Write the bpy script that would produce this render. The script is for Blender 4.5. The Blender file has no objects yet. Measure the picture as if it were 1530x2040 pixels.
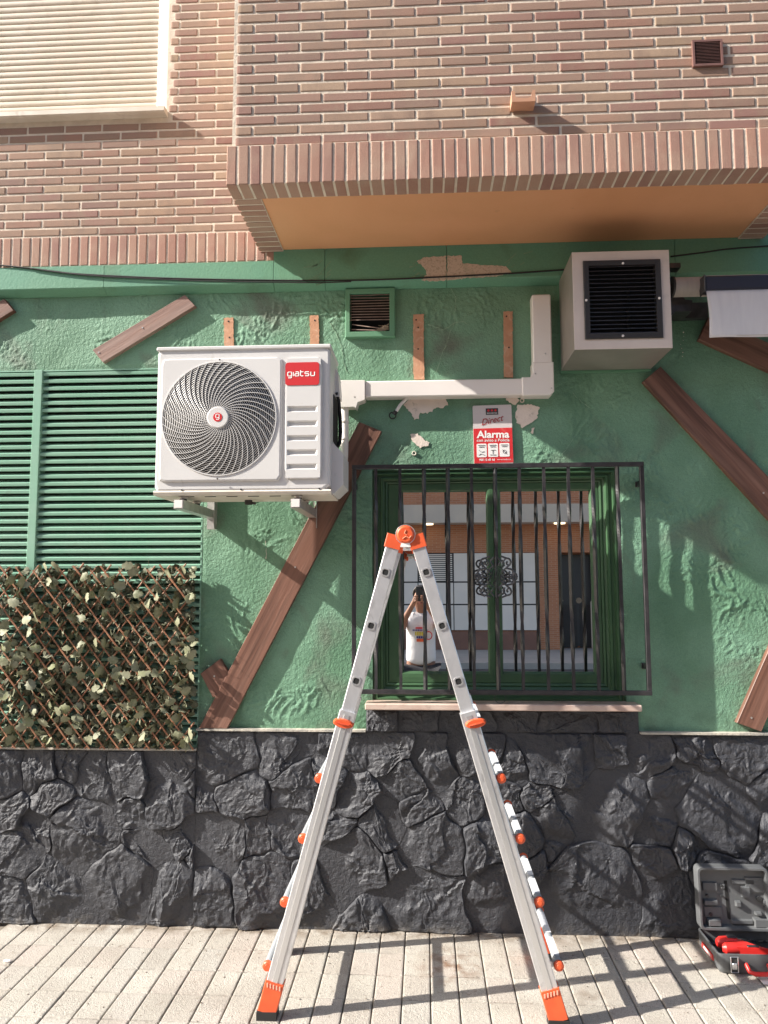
import bpy, bmesh, math, random
from mathutils import Vector, Matrix, noise
random.seed(7)
sc = bpy.context.scene
R = math.radians
PI = math.pi

# ------------------------------------------------------------------ camera
FPX = 1480.0
PITCH, YAW, ROLL = R(5.5), R(3.1), R(0.15)
CD, CH = 3.8, 1.682
Fw = Vector((-math.sin(YAW)*math.cos(PITCH), math.cos(YAW)*math.cos(PITCH), math.sin(PITCH)))
Rt = Fw.cross(Vector((0, 0, 1))).normalized()
Up = Rt.cross(Fw)
Rr = Rt*math.cos(ROLL) - Up*math.sin(ROLL)
Ur = Rt*math.sin(ROLL) + Up*math.cos(ROLL)
cam_d = bpy.data.cameras.new('camera')
cam = bpy.data.objects.new('camera', cam_d)
sc.collection.objects.link(cam)
m = Matrix((Rr, Ur, -Fw)).transposed().to_4x4()
m.translation = Vector((0, -CD, CH))
cam.matrix_world = m
cam_d.sensor_fit = 'VERTICAL'
cam_d.sensor_height = 24
cam_d.lens = 24*FPX/2040
cam_d.clip_start = 0.02
cam_d.clip_end = 500
sc.camera = cam

# ------------------------------------------------------------------ light
SD = Vector((3.5, 1.0, -2.45)).normalized()      # the way the sunlight travels
elev = math.asin(-SD.z)
world = bpy.data.worlds.new('World')
sc.world = world
world.use_nodes = True
wn = world.node_tree.nodes
sky = wn.new('ShaderNodeTexSky')
sky.sky_type = 'NISHITA'
sky.sun_disc = False
sky.sun_elevation = elev
sky.sun_rotation = math.atan2(-SD.x, -SD.y)
sky.air_density = 1.0
sky.dust_density = 2.0
sky.ozone_density = 1.0
bg = wn['Background']
bg.inputs[1].default_value = 0.095
world.node_tree.links.new(sky.outputs[0], bg.inputs[0])
sl = bpy.data.lights.new('sun', 'SUN')
sl.energy = 5.0
sl.angle = R(0.55)
sl.color = (1.0, 0.945, 0.86)
so = bpy.data.objects.new('sun', sl)
sc.collection.objects.link(so)
so.rotation_euler = SD.to_track_quat('-Z', 'Y').to_euler()
sc.view_settings.view_transform = 'Standard'
sc.view_settings.look = 'None'
sc.view_settings.gamma = 1
sc.view_settings.use_curve_mapping = False
sc.view_settings.exposure = 1.12

# ------------------------------------------------------------------ helpers
COL = sc.collection
WL = {}

def P(px, py, y):
    """point of the photograph (1530x2040) on the vertical plane at depth y"""
    r = Fw + Rr*((px-765)/FPX) + Ur*((1020-py)/FPX)
    t = (y+CD)/r.y
    return Vector((r.x*t, y, CH + r.z*t))

def X(px, py, y): return P(px, py, y).x
def Z(px, py, y): return P(px, py, y).z

class MB:
    def __init__(s): s.v = []; s.f = []
    def add(s, vs, fs):
        n = len(s.v); s.v += [Vector(a) for a in vs]; s.f += [tuple(i+n for i in f) for f in fs]; return s
    def box(s, x0, x1, y0, y1, z0, z1):
        return s.add([(x0,y0,z0),(x1,y0,z0),(x1,y1,z0),(x0,y1,z0),(x0,y0,z1),(x1,y0,z1),(x1,y1,z1),(x0,y1,z1)],
                     [(0,3,2,1),(4,5,6,7),(0,1,5,4),(1,2,6,5),(2,3,7,6),(3,0,4,7)])
    def bbox(s, x0, x1, y0, y1, z0, z1, b=.003):
        """box with bevelled edges"""
        vs = []; idx = {}
        for ix, (xa, sx) in enumerate(((x0, 1), (x1, -1))):
            for iy, (ya, sy) in enumerate(((y0, 1), (y1, -1))):
                for iz, (za, sz) in enumerate(((z0, 1), (z1, -1))):
                    for k, d in enumerate(((0, sy*b, sz*b), (sx*b, 0, sz*b), (sx*b, sy*b, 0))):
                        idx[ix, iy, iz, k] = len(vs); vs.append((xa+d[0], ya+d[1], za+d[2]))
        g = lambda *a: idx[a]
        fs = []
        for a in (0, 1):
            q = [g(a,0,0,0), g(a,1,0,0), g(a,1,1,0), g(a,0,1,0)]; fs.append(q if a else q[::-1])
            q = [g(0,a,0,1), g(1,a,0,1), g(1,a,1,1), g(0,a,1,1)]; fs.append(q[::-1] if a else q)
            q = [g(0,0,a,2), g(1,0,a,2), g(1,1,a,2), g(0,1,a,2)]; fs.append(q if a else q[::-1])
        for i in (0, 1):
            for j in (0, 1):
                fs.append([g(i,j,0,0), g(i,j,0,1), g(i,j,1,1), g(i,j,1,0)])
                fs.append([g(i,0,j,0), g(i,0,j,2), g(i,1,j,2), g(i,1,j,0)])
                fs.append([g(0,i,j,1), g(0,i,j,2), g(1,i,j,2), g(1,i,j,1)])
                for k in (0, 1): fs.append([g(i,j,k,0), g(i,j,k,1), g(i,j,k,2)])
        return s.add(vs, fs)
    def prism(s, pts, a, b, axis='y'):
        """polygon (u,v) extruded along an axis from a to b"""
        def mk(u, v, w):
            return (u, w, v) if axis == 'y' else ((w, u, v) if axis == 'x' else (u, v, w))
        n = len(pts)
        vs = [mk(u, v, a) for u, v in pts] + [mk(u, v, b) for u, v in pts]
        fs = [tuple(range(n)), tuple(range(2*n-1, n-1, -1))] + [(i, (i+1) % n, (i+1) % n+n, i+n) for i in range(n)]
        return s.add(vs, fs)
    def tube(s, pts, r, n=6, cap=True, flat=1.0, twist=None, closed=False):
        pts = [Vector(p) for p in pts]; m_ = len(pts)
        rr = r if isinstance(r, (list, tuple)) else [r]*m_
        base = len(s.v); up = None
        for i, p in enumerate(pts):
            if closed: t = pts[(i+1) % m_] - pts[i-1]
            else: t = pts[min(i+1, m_-1)] - pts[max(i-1, 0)]
            if t.length < 1e-9: t = Vector((0, 0, 1))
            t.normalize()
            if up is None:
                up = Vector((0, 1, 0)) if abs(t.y) < .9 else Vector((1, 0, 0))
            up = (up - t*up.dot(t)).normalized(); sd = t.cross(up)
            for k in range(n):
                a = 2*PI*k/n + (twist[i] if twist else 0) + PI/n
                s.v.append(p + (sd*math.cos(a) + up*math.sin(a)*flat)*rr[i])
        for i in range(m_ if closed else m_-1):
            for k in range(n):
                a = base+i*n; b = base+((i+1) % m_)*n
                s.f.append((a+k, a+(k+1) % n, b+(k+1) % n, b+k))
        if cap and not closed:
            s.f.append(tuple(base+k for k in range(n))[::-1]); s.f.append(tuple(base+(m_-1)*n+k for k in range(n)))
        return s
    def disc(s, c, ax, r, h, n=24, b=0):
        """short cylinder from c along ax"""
        ax = Vector(ax).normalized(); c = Vector(c)
        up = Vector((0, 0, 1)) if abs(ax.z) < .9 else Vector((1, 0, 0))
        u = ax.cross(up).normalized(); w = ax.cross(u)
        rings = [(0, r), (h-b, r), (h, r-b)] if b else [(0, r), (h, r)]
        base = len(s.v)
        for d, q in rings:
            for k in range(n):
                a = 2*PI*k/n; s.v.append(c+ax*d+(u*math.cos(a)+w*math.sin(a))*q)
        for i in range(len(rings)-1):
            for k in range(n): s.f.append((base+i*n+k, base+i*n+(k+1) % n, base+(i+1)*n+(k+1) % n, base+(i+1)*n+k))
        s.f.append(tuple(base+k for k in range(n))[::-1]); s.f.append(tuple(base+(len(rings)-1)*n+k for k in range(n)))
        return s
    def ball(s, c, r, nu=12, nv=8, sc_=(1, 1, 1)):
        base = len(s.v); c = Vector(c)
        for j in range(nv+1):
            for i in range(nu):
                t = PI*j/nv; a = 2*PI*i/nu
                s.v.append(c+Vector((math.sin(t)*math.cos(a)*sc_[0], math.sin(t)*math.sin(a)*sc_[1], math.cos(t)*sc_[2]))*r)
        for j in range(nv):
            for i in range(nu):
                s.f.append((base+j*nu+i, base+(j+1)*nu+i, base+(j+1)*nu+(i+1) % nu, base+j*nu+(i+1) % nu))
        return s
    def loft(s, rings, closed=True, cap0=False, cap1=False):
        base = len(s.v); n = len(rings[0])
        for r in rings: s.v += [Vector(a) for a in r]
        for i in range(len(rings)-1):
            for k in range(n if closed else n-1):
                s.f.append((base+i*n+k, base+i*n+(k+1) % n, base+(i+1)*n+(k+1) % n, base+(i+1)*n+k))
        if cap0: s.f.append(tuple(base+k for k in range(n))[::-1])
        if cap1: s.f.append(tuple(base+(len(rings)-1)*n+k for k in range(n)))
        return s
    def mesh(s, name, m_, smooth=False, origin=None):
        c = origin if origin is not None else (sum(s.v, Vector())/max(1, len(s.v)))
        me = bpy.data.meshes.new(name)
        me.from_pydata([tuple(v-c) for v in s.v], [], s.f)
        bm = bmesh.new(); bm.from_mesh(me); bmesh.ops.recalc_face_normals(bm, faces=bm.faces); bm.to_mesh(me); bm.free()
        me.materials.append(m_)
        if smooth: me.polygons.foreach_set('use_smooth', [True]*len(me.polygons))
        return me, c

def link(name, me, loc, parent=None, kind=None):
    o = bpy.data.objects.new(name, me); COL.objects.link(o)
    WL[o.name] = Vector(loc)
    if parent is not None:
        o.parent = parent; o.location = Vector(loc) - WL[parent.name]
    else: o.location = loc
    if kind: o['kind'] = kind
    return o

def obj(name, mb, m_, parent=None, smooth=False, kind=None, label=None, shade=None):
    me, c = mb.mesh(name, m_, smooth)
    if shade: me.set_sharp_from_angle(angle=R(shade))
    o = link(name, me, c, parent, kind)
    if label: o['label'] = label
    return o

def tag(o, label, cat, group=None):
    o['label'] = label; o['category'] = cat
    if group: o['group'] = group
    return o

def thing(name, loc, label, cat, group=None):
    o = link(name, None, Vector(loc)); o.empty_display_size = .05
    return tag(o, label, cat, group)

def inst(o, name, me, loc, rot=(0, 0, 0), scl=(1, 1, 1), label=None):
    c = link(name, me, loc, o); c.rotation_euler = rot; c.scale = scl
    if label: c['label'] = label
    return c

# ------------------------------------------------------------------ materials
def lin(c):
    return tuple(c)+(1,) if len(c) == 3 else c

def mat(name, col, rough=.7, metal=0, col2=None, vscale=4, vsharp=None, bump=0, bscale=60, bump2=0, b2scale=8,
        rnd=None, stretch=None, spec=.5, dirt=None, coat=0, grain=0):
    """procedural surface: two colours mixed by noise, optional colour per object, fine and coarse relief"""
    M = bpy.data.materials.new(name); M.use_nodes = True
    nt = M.node_tree; N = nt.nodes; L = nt.links
    b = N['Principled BSDF']
    b.inputs['Roughness'].default_value = rough
    b.inputs['Metallic'].default_value = metal
    b.inputs['Specular IOR Level'].default_value = spec
    b.inputs['Coat Weight'].default_value = coat
    geo = N.new('ShaderNodeNewGeometry')
    vec = geo.outputs['Position']
    if stretch:
        mp = N.new('ShaderNodeMapping'); mp.inputs['Scale'].default_value = stretch[:3]
        if len(stretch) > 3: mp.inputs['Rotation'].default_value = stretch[3]
        L.new(vec, mp.inputs[0]); vec = mp.outputs[0]
    def nz(scale, det=4, dist=0):
        n = N.new('ShaderNodeTexNoise'); n.inputs['Scale'].default_value = scale
        n.inputs['Detail'].default_value = det; n.inputs['Distortion'].default_value = dist
        L.new(vec, n.inputs['Vector']); return n.outputs['Fac']
    cur = None
    def ramp(fac, lo, hi):
        r = N.new('ShaderNodeMapRange'); r.inputs[1].default_value = lo; r.inputs[2].default_value = hi
        L.new(fac, r.inputs[0]); return r.outputs[0]
    def mix(fac, a, c, mode='MIX'):
        x = N.new('ShaderNodeMix'); x.data_type = 'RGBA'; x.blend_type = mode
        if isinstance(fac, float): x.inputs[0].default_value = fac
        else: L.new(fac, x.inputs[0])
        for s_, v in ((6, a), (7, c)):
            if isinstance(v, tuple): x.inputs[s_].default_value = lin(v)
            else: L.new(v, x.inputs[s_])
        return x.outputs[2]
    cur = tuple(col)
    if rnd:
        oi = N.new('ShaderNodeObjectInfo'); cr = N.new('ShaderNodeValToRGB'); cr.color_ramp.interpolation = 'LINEAR'
        L.new(oi.outputs['Random'], cr.inputs[0])
        e = cr.color_ramp.elements
        while len(e) < len(rnd): e.new(.5)
        for i, c in enumerate(rnd): e[i].position = i/(len(rnd)-1); e[i].color = lin(c)
        cur = cr.outputs[0]
    if col2:
        lo, hi = vsharp or (.35, .65)
        cur = mix(ramp(nz(vscale, 5, .3), lo, hi), cur, tuple(col2))
    if dirt:                                        # (colour, scale, lo, hi)
        cur = mix(ramp(nz(dirt[1], 8, .6), dirt[2], dirt[3]), cur, tuple(dirt[0]))
    if grain:
        g = N.new('ShaderNodeMapRange'); g.inputs[1].default_value = .3; g.inputs[2].default_value = .7
        g.inputs[3].default_value = 1-grain; g.inputs[4].default_value = 1+grain
        L.new(nz(bscale*1.3, 3), g.inputs[0])
        cm = N.new('ShaderNodeCombineColor'); [L.new(g.outputs[0], cm.inputs[i]) for i in range(3)]
        cur = mix(1.0, cur, cm.outputs[0], 'MULTIPLY')
    if isinstance(cur, tuple): b.inputs['Base Color'].default_value = lin(cur)
    else: L.new(cur, b.inputs['Base Color'])
    nrm = None
    for st, s_ in ((bump, bscale), (bump2, b2scale)):
        if st:
            bp = N.new('ShaderNodeBump'); bp.inputs['Strength'].default_value = 1; bp.inputs['Distance'].default_value = st
            L.new(nz(s_, 5, .2), bp.inputs['Height'])
            if nrm: L.new(nrm, bp.inputs['Normal'])
            nrm = bp.outputs[0]
    if nrm: L.new(nrm, b.inputs['Normal'])
    return M

M = {}
M['brick'] = mat('brick_clay', (.36,.2,.15), .85, rnd=[(.30,.165,.12),(.34,.215,.155),(.245,.15,.12),(.36,.24,.165),(.27,.145,.12),(.38,.265,.185),(.25,.125,.10),(.32,.225,.15)],
                 col2=(.28,.19,.14), vscale=9, vsharp=(.45,.75), bump=.0012, bscale=260, grain=.16, stretch=(1.6,1,1))
M['soldier'] = mat('soldier_brick_clay', (.36,.2,.15), .85, rnd=[(.36,.20,.15),(.33,.175,.13),(.40,.25,.185),(.29,.155,.125),(.38,.215,.155)],
                 col2=(.40,.27,.20), vscale=7, vsharp=(.45,.75), bump=.0012, bscale=260, grain=.15)
M['mortar'] = mat('cream_mortar', (.70,.61,.50), .95, col2=(.58,.50,.41), vscale=14, bump=.002, bscale=120, bump2=.0025, b2scale=45)
M['plaster'] = mat('green_painted_plaster', (.175,.325,.22), .62, col2=(.115,.235,.145), vscale=1.7, vsharp=(.42,.62),
                 dirt=((.135,.165,.125), 3.0, .55, .74), bump=.0028, bscale=150, bump2=.0045, b2scale=55, grain=.12, spec=.35)
M['green'] = mat('green_gloss_paint', (.105,.26,.16), .5, col2=(.13,.28,.17), vscale=3, dirt=((.09,.15,.10), 3, .6, .85), bump=.0006, bscale=150, spec=.4)
M['band'] = mat('green_painted_fascia', (.12,.30,.20), .5, col2=(.14,.30,.19), vscale=2, dirt=((.085,.16,.085), 3.4, .55, .8), bump=.0012, bscale=90, spec=.4, grain=.06)
M['wframe'] = mat('dark_green_window_paint', (.045,.105,.05), .40, col2=(.06,.13,.062), vscale=6, dirt=((.05,.08,.05), 12, .6, .8), bump=.0008, bscale=140)
M['slat'] = mat('green_slat_paint', (.21,.40,.29), .42, col2=(.25,.42,.32), vscale=5, dirt=((.20,.27,.2), 9, .62, .9), bump=.0004, bscale=120)
M['stone'] = mat('black_painted_stone', (.036,.038,.046), .56, rnd=[(.030,.032,.040),(.040,.042,.050),(.034,.035,.042),(.046,.047,.054)], col2=(.050,.052,.061), vscale=5, dirt=((.085,.085,.09), 9, .62, .9), bump=.0030, bscale=170, bump2=.007, b2scale=48, spec=.55, grain=.14)
M['joint'] = mat('black_painted_mortar', (.038,.040,.048), .55, col2=(.06,.06,.066), vscale=6, bump=.004, bscale=90, bump2=.012, b2scale=22)
M['soffit'] = mat('ochre_painted_soffit', (.74,.36,.19), .34, col2=(.68,.325,.165), vscale=2.5, bump=.0008, bscale=60, spec=.5, dirt=((.4,.2,.1), 18, .7, .85))
M['wood'] = mat('stained_pine', (.17,.075,.045), .5, col2=(.085,.04,.028), vscale=16, vsharp=(.4,.65), bump=.0015, bscale=60, dirt=((.24,.12,.075), 7, .5, .8))
M['paint_white'] = mat('white_powder_coat', (.66,.645,.63), .38, col2=(.63,.615,.60), vscale=6, dirt=((.50,.47,.43), 16, .66, .85), bump=.0002, bscale=300)
M['pvc'] = mat('white_pvc', (.84,.79,.75), .35, col2=(.80,.75,.71), vscale=3)
M['white_dirty'] = mat('weathered_white_plastic', (.72,.66,.57), .55, col2=(.62,.55,.46), vscale=7, dirt=((.45,.38,.3), 12, .62, .85), bump=.0006, bscale=120)
M['shutter'] = mat('cream_roller_shutter', (.62,.53,.42), .5, col2=(.68,.59,.48), vscale=3, dirt=((.5,.42,.33), 14, .55, .9), bump=.0005, bscale=90)
M['black'] = mat('black_metal_paint', (.022,.021,.024), .35, col2=(.045,.042,.045), vscale=25, bump=.0006, bscale=120, spec=.7)
M['dark'] = mat('dark_cavity', (.012,.012,.012), .8)
M['darkgrey'] = mat('dark_grey_plastic', (.032,.029,.028), .5, bump=.0003, bscale=200)
M['red'] = mat('red_plastic', (.62,.03,.025), .35)
M['badge'] = mat('red_badge_print', (.58,.03,.035), .4)
M['print_white'] = mat('white_print', (.85,.83,.8), .5)
M['orange'] = mat('orange_plastic', (.74,.115,.035), .45, col2=(.66,.095,.03), vscale=20, dirt=((.55,.12,.06), 30, .66, .85))
M['alu'] = mat('brushed_aluminium', (.74,.74,.75), .42, .75, col2=(.66,.66,.67), vscale=30, bump=.0003, bscale=160, dirt=((.42,.42,.42), 26, .58, .8), stretch=(1,1,.5))
M['alu_rung'] = mat('grey_tread_aluminium', (.42,.44,.46), .5, .3)
M['sticker'] = mat('pale_tread_sticker', (.62,.64,.67), .5)
M['alu_cut'] = mat('mill_aluminium', (.7,.7,.7), .35, .8)
M['galv'] = mat('galvanised_sheet', (.40,.36,.33), .45, .45, col2=(.33,.30,.27), vscale=5, dirt=((.30,.28,.24), 6, .55, .8), bump=.0008, bscale=30)
M['sheet'] = mat('pale_painted_sheet', (.70,.60,.54), .5, col2=(.62,.53,.48), vscale=4, dirt=((.45,.40,.36), 9, .6, .85), bump=.0004, bscale=60)
M['silver'] = mat('silver_bracket_metal', (.62,.60,.57), .35, .6, col2=(.5,.48,.46), vscale=30)
M['rubber'] = mat('black_rubber', (.02,.02,.02), .7, bump=.0005, bscale=200)
M['tile'] = mat('cement_paving_tile', (.52,.47,.40), .85, rnd=[(.41,.38,.33),(.45,.42,.37),(.375,.345,.30),(.425,.375,.33),(.40,.38,.34)],
                col2=(.31,.28,.24), vscale=4, vsharp=(.45,.8), dirt=((.25,.215,.175), 34, .60, .75), bump=.004, bscale=190, bump2=.003, b2scale=70, grain=.30)
M['bed'] = mat('dark_sandy_joint', (.13,.11,.085), .95, col2=(.25,.21,.17), vscale=12, bump=.004, bscale=80)
M['asphalt'] = mat('asphalt', (.055,.055,.055), .9, col2=(.075,.073,.07), vscale=3, bump=.003, bscale=150)
M['kerb'] = mat('granite_kerb', (.40,.38,.36), .8, col2=(.32,.31,.3), vscale=60)
M['sill'] = mat('cream_marble_sill', (.62,.50,.43), .35, col2=(.5,.36,.30), vscale=10, bump=.0004, bscale=90, dirt=((.36,.27,.22), 26, .6, .8))
M['ledge'] = mat('cream_ledge_mortar', (.55,.50,.42), .9, col2=(.3,.29,.26), vscale=18, bump=.003, bscale=90)
M['bare'] = mat('bare_cream_plaster', (.82,.70,.61), .9, col2=(.74,.63,.55), vscale=20, bump=.002, bscale=90, dirt=((.45,.38,.32), 40, .62, .8))
M['bare_stone'] = mat('bare_speckled_stone', (.58,.47,.37), .8, col2=(.42,.33,.25), vscale=120, vsharp=(.5,.65), dirt=((.30,.30,.2), 10, .62, .8))
M['peach'] = mat('peach_batten_mark', (.55,.30,.185), .85, col2=(.48,.25,.15), vscale=22, bump=.0015, bscale=90, dirt=((.62,.42,.3), 30, .55, .75))
M['bamboo'] = mat('reddish_willow', (.28,.115,.06), .55, col2=(.38,.19,.11), vscale=18, bump=.0008, bscale=120)
M['leaf'] = mat('artificial_ivy_leaf', (.15,.17,.075), .6, rnd=[(.20,.205,.12),(.11,.125,.06),(.34,.335,.24),(.17,.19,.065),(.27,.265,.17),(.09,.105,.045),(.30,.30,.205)],  # palest tones put sunlight into the colour of a few leaves
                col2=(.26,.26,.17), vscale=45, bump=.0008, bscale=120, spec=.4)
M['fabric'] = mat('pale_awning_fabric', (.76,.74,.76), .85, col2=(.70,.68,.71), vscale=4, bump=.0008, bscale=500, stretch=(6,1,1))
M['fabric_warm'] = mat('rolled_awning_fabric', (.50,.44,.39), .85, col2=(.45,.40,.36), vscale=8, bump=.0006, bscale=400, stretch=(6,1,1))
M['navy'] = mat('dark_awning_profile', (.025,.027,.045), .4)
M['terracotta'] = mat('terracotta_spout', (.50,.27,.17), .85, col2=(.42,.22,.14), vscale=20, bump=.001, bscale=120)
M['brown'] = mat('brown_metal_grille', (.20,.10,.085), .5, col2=(.16,.085,.07), vscale=15)
M['beige_slat'] = mat('dusty_grille_slat', (.40,.30,.25), .6, col2=(.25,.18,.15), vscale=20)
M['nest'] = mat('dry_straw', (.42,.34,.24), .9, col2=(.25,.2,.14), vscale=60, bump=.004, bscale=120)
M['case'] = mat('dark_grey_case_plastic', (.10,.105,.11), .45, col2=(.13,.135,.14), vscale=8, bump=.0004, bscale=300, spec=.5)
M['case_blk'] = mat('black_case_plastic', (.03,.032,.035), .4, spec=.6)
M['skin'] = mat('skin', (.33,.17,.11), .55, col2=(.29,.145,.095), vscale=14)
M['hair'] = mat('dark_hair', (.02,.015,.012), .6, bump=.002, bscale=120)
M['cloth_w'] = mat('white_cotton', (.75,.74,.75), .85, bump=.001, bscale=200, bump2=.012, b2scale=11)
M['cloth_b'] = mat('black_cotton', (.025,.025,.03), .9, bump=.001, bscale=200)
M['yellow'] = mat('yellow_print', (.62,.48,.04), .7)
M['blueprint'] = mat('navy_print', (.04,.05,.22), .7)
M['opp_brick'] = mat('far_orange_brick', (.42,.17,.08), .9, col2=(.36,.14,.07), vscale=3, bump=.001, bscale=90)
M['opp_white'] = mat('far_white_panel', (.86,.78,.70), .5, col2=(.80,.73,.65), vscale=1)
M['opp_brown'] = mat('far_brown_plinth', (.26,.13,.09), .7, col2=(.2,.1,.075), vscale=3)
M['opp_grey'] = mat('far_grey_beam', (.62,.53,.43), .7, col2=(.56,.48,.40), vscale=2)

def foot_dirt(Mt, col, axis, a, b, scale, lo=.35, hi=.6, point=None):
    """soil gathered where a coordinate runs from a (full) to b (none), or round a spot"""
    nt = Mt.node_tree; N = nt.nodes; L = nt.links; bs = N['Principled BSDF']
    g = N.new('ShaderNodeNewGeometry')
    if point:
        d = N.new('ShaderNodeVectorMath'); d.operation = 'DISTANCE'; L.new(g.outputs['Position'], d.inputs[0]); d.inputs[1].default_value = point; src = d.outputs['Value']
    else:
        sp = N.new('ShaderNodeSeparateXYZ'); L.new(g.outputs['Position'], sp.inputs[0]); src = sp.outputs[axis]
    m1 = N.new('ShaderNodeMapRange'); m1.inputs[1].default_value = a; m1.inputs[2].default_value = b; m1.inputs[3].default_value = 1; m1.inputs[4].default_value = 0; L.new(src, m1.inputs[0])
    n = N.new('ShaderNodeTexNoise'); n.inputs['Scale'].default_value = scale; n.inputs['Detail'].default_value = 8; L.new(g.outputs['Position'], n.inputs['Vector'])
    m2 = N.new('ShaderNodeMapRange'); m2.inputs[1].default_value = lo; m2.inputs[2].default_value = hi; L.new(n.outputs['Fac'], m2.inputs[0])
    mu = N.new('ShaderNodeMath'); mu.operation = 'MULTIPLY'; L.new(m1.outputs[0], mu.inputs[0]); L.new(m2.outputs[0], mu.inputs[1])
    x = N.new('ShaderNodeMix'); x.data_type = 'RGBA'; L.new(mu.outputs[0], x.inputs[0])
    if bs.inputs['Base Color'].is_linked: L.new(bs.inputs['Base Color'].links[0].from_socket, x.inputs[6])
    else: x.inputs[6].default_value = bs.inputs['Base Color'].default_value
    x.inputs[7].default_value = lin(col); L.new(x.outputs[2], bs.inputs['Base Color'])
foot_dirt(M['stone'], (.12,.11,.10), 2, .0, .06, 22, .45, .7)
foot_dirt(M['joint'], (.16,.14,.12), 2, .0, .09, 22, .3, .55)
foot_dirt(M['tile'], (.22,.18,.14), 1, -.05, -.13, 14, .35, .6)
foot_dirt(M['tile'], (.20,.12,.075), 0, .02, .20, 16, .42, .62, (.10,-.33,0))
foot_dirt(M['tile'], (.26,.22,.18), 0, .02, .10, 16, .35, .6, (.66,-.55,0))
foot_dirt(M['plaster'], (.08,.16,.10), 2, .93, 1.15, 9, .45, .7)

def brick_nodes(Mt, bw, bh, c1, c2, mc):
    nt = Mt.node_tree; b = nt.nodes['Principled BSDF']
    t = nt.nodes.new('ShaderNodeTexBrick'); g = nt.nodes.new('ShaderNodeNewGeometry')
    sp = nt.nodes.new('ShaderNodeSeparateXYZ'); cb = nt.nodes.new('ShaderNodeCombineXYZ')
    nt.links.new(g.outputs['Position'], sp.inputs[0]); nt.links.new(sp.outputs[0], cb.inputs[0]); nt.links.new(sp.outputs[2], cb.inputs[1])
    nt.links.new(cb.outputs[0], t.inputs['Vector'])
    t.inputs['Color1'].default_value = lin(c1); t.inputs['Color2'].default_value = lin(c2); t.inputs['Mortar'].default_value = lin(mc)
    t.inputs['Scale'].default_value = 1; t.inputs['Brick Width'].default_value = bw; t.inputs['Row Height'].default_value = bh; t.inputs['Mortar Size'].default_value = .008
    nt.links.new(t.outputs[0], b.inputs['Base Color'])
brick_nodes(M['opp_brick'], .21, .05, (.52,.22,.11), (.45,.175,.085), (.50,.28,.18))

# glass pane: mirror-film glazing
def glass(name):
    g = bpy.data.materials.new(name); g.use_nodes = True
    b = g.node_tree.nodes['Principled BSDF']
    b.inputs['Base Color'].default_value = (.93,.92,.91,1); b.inputs['Metallic'].default_value = 1; b.inputs['Roughness'].default_value = .0
    return g
M['glass'] = glass('mirror_film_glass')
lampm = bpy.data.materials.new('lamp_glow'); lampm.use_nodes = True
lampm.node_tree.nodes['Principled BSDF'].inputs['Emission Color'].default_value = (1,.8,.5,1)
lampm.node_tree.nodes['Principled BSDF'].inputs['Emission Strength'].default_value = 1.5

# ------------------------------------------------------------------ ground
XL, XR = -2.30, 1.95
SLX = 26
mb = MB(); mb.box(-SLX, SLX, -2.6, .3, -.3, -.012)
pav = obj('pavement', mb, M['bed'], kind='structure')
# paving tiles with grooves towards the wall
TX, TY = .1166, .190
tile_meshes = []
for v in range(4):
    b_ = MB(); w, d, h = TX-.0050, TY-.0030, .05
    rings = []
    for (ins, zz) in ((0, -h), (0, -.004), (.0022, -.0010), (.007, 0)):
        j = .0006
        rings.append([(-w/2+ins+random.uniform(-j, j), -d/2+ins*.5, zz), (w/2-ins+random.uniform(-j, j), -d/2+ins, zz), (w/2-ins+random.uniform(-j, j), d/2-ins, zz), (-w/2+ins+random.uniform(-j, j), d/2-ins, zz)])
    b_.loft(rings, cap0=True, cap1=True)
    me, _ = b_.mesh('paving_tile', M['tile'], origin=Vector((0, 0, 0)))
    tile_meshes.append(me)
nt_ = 0
x0c = .478 - TX*22
for j in range(-1, 5):
    yc = -.04 - TY*j - TY/2
    for i in range(44):
        xc = x0c + TX*(i+.5)
        lim = .86 - yc*0 + (.0)
        if xc < XL+.15 - 0 or xc > XR-.2: continue
        if j == 4 and (xc < -1.75 or xc > 1.4): continue
        if nt_ >= 296: break
        nt_ += 1
        inst(pav, 'paving_tile', random.choice(tile_meshes), (xc, yc, random.uniform(-.0012, .0012)), (random.uniform(-.004, .004), random.uniform(-.006, .006), random.uniform(-.002, .002)))
# beyond the tiles that are seen: the same tiling as one piece
b_ = MB()
for j in range(-1, 14):
    yc = -.04 - TY*j - TY/2
    for i in range(-34, 78):
        xc = x0c + TX*(i+.5)
        inside = (-1 <= j <= 4) and not (xc < XL+.15 or xc > XR-.2) and not (j == 4 and (xc < -1.75 or xc > 1.4))
        if inside: continue
        b_.box(xc-TX/2+.0027, xc+TX/2-.0027, yc-TY/2+.0008, yc+TY/2-.0008, -.05, random.uniform(-.001, .0005))
obj('paving_tile', b_, M['tile'], pav, kind='stuff')
mb = MB(); mb.bbox(-SLX, SLX, -2.78, -2.62, -.35, -.002, .012)
obj('kerb', mb, M['kerb'], kind='structure')
mb = MB(); mb.box(-60, 60, -12.2, -2.8, -.4, -.13)
obj('road', mb, M['asphalt'], kind='structure')
mb = MB(); mb.box(-60, 60, -40, -12.2, -.4, -.002)
obj('far_pavement', mb, mat('far_pavement_concrete', (.42,.39,.35), .9, col2=(.36,.34,.31), vscale=2, bump=.002, bscale=30), kind='structure')
mb = MB(); mb.box(-90, 90, -90, 90, -.8, -.42)
obj('ground', mb, M['bed'], kind='structure')

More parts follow.
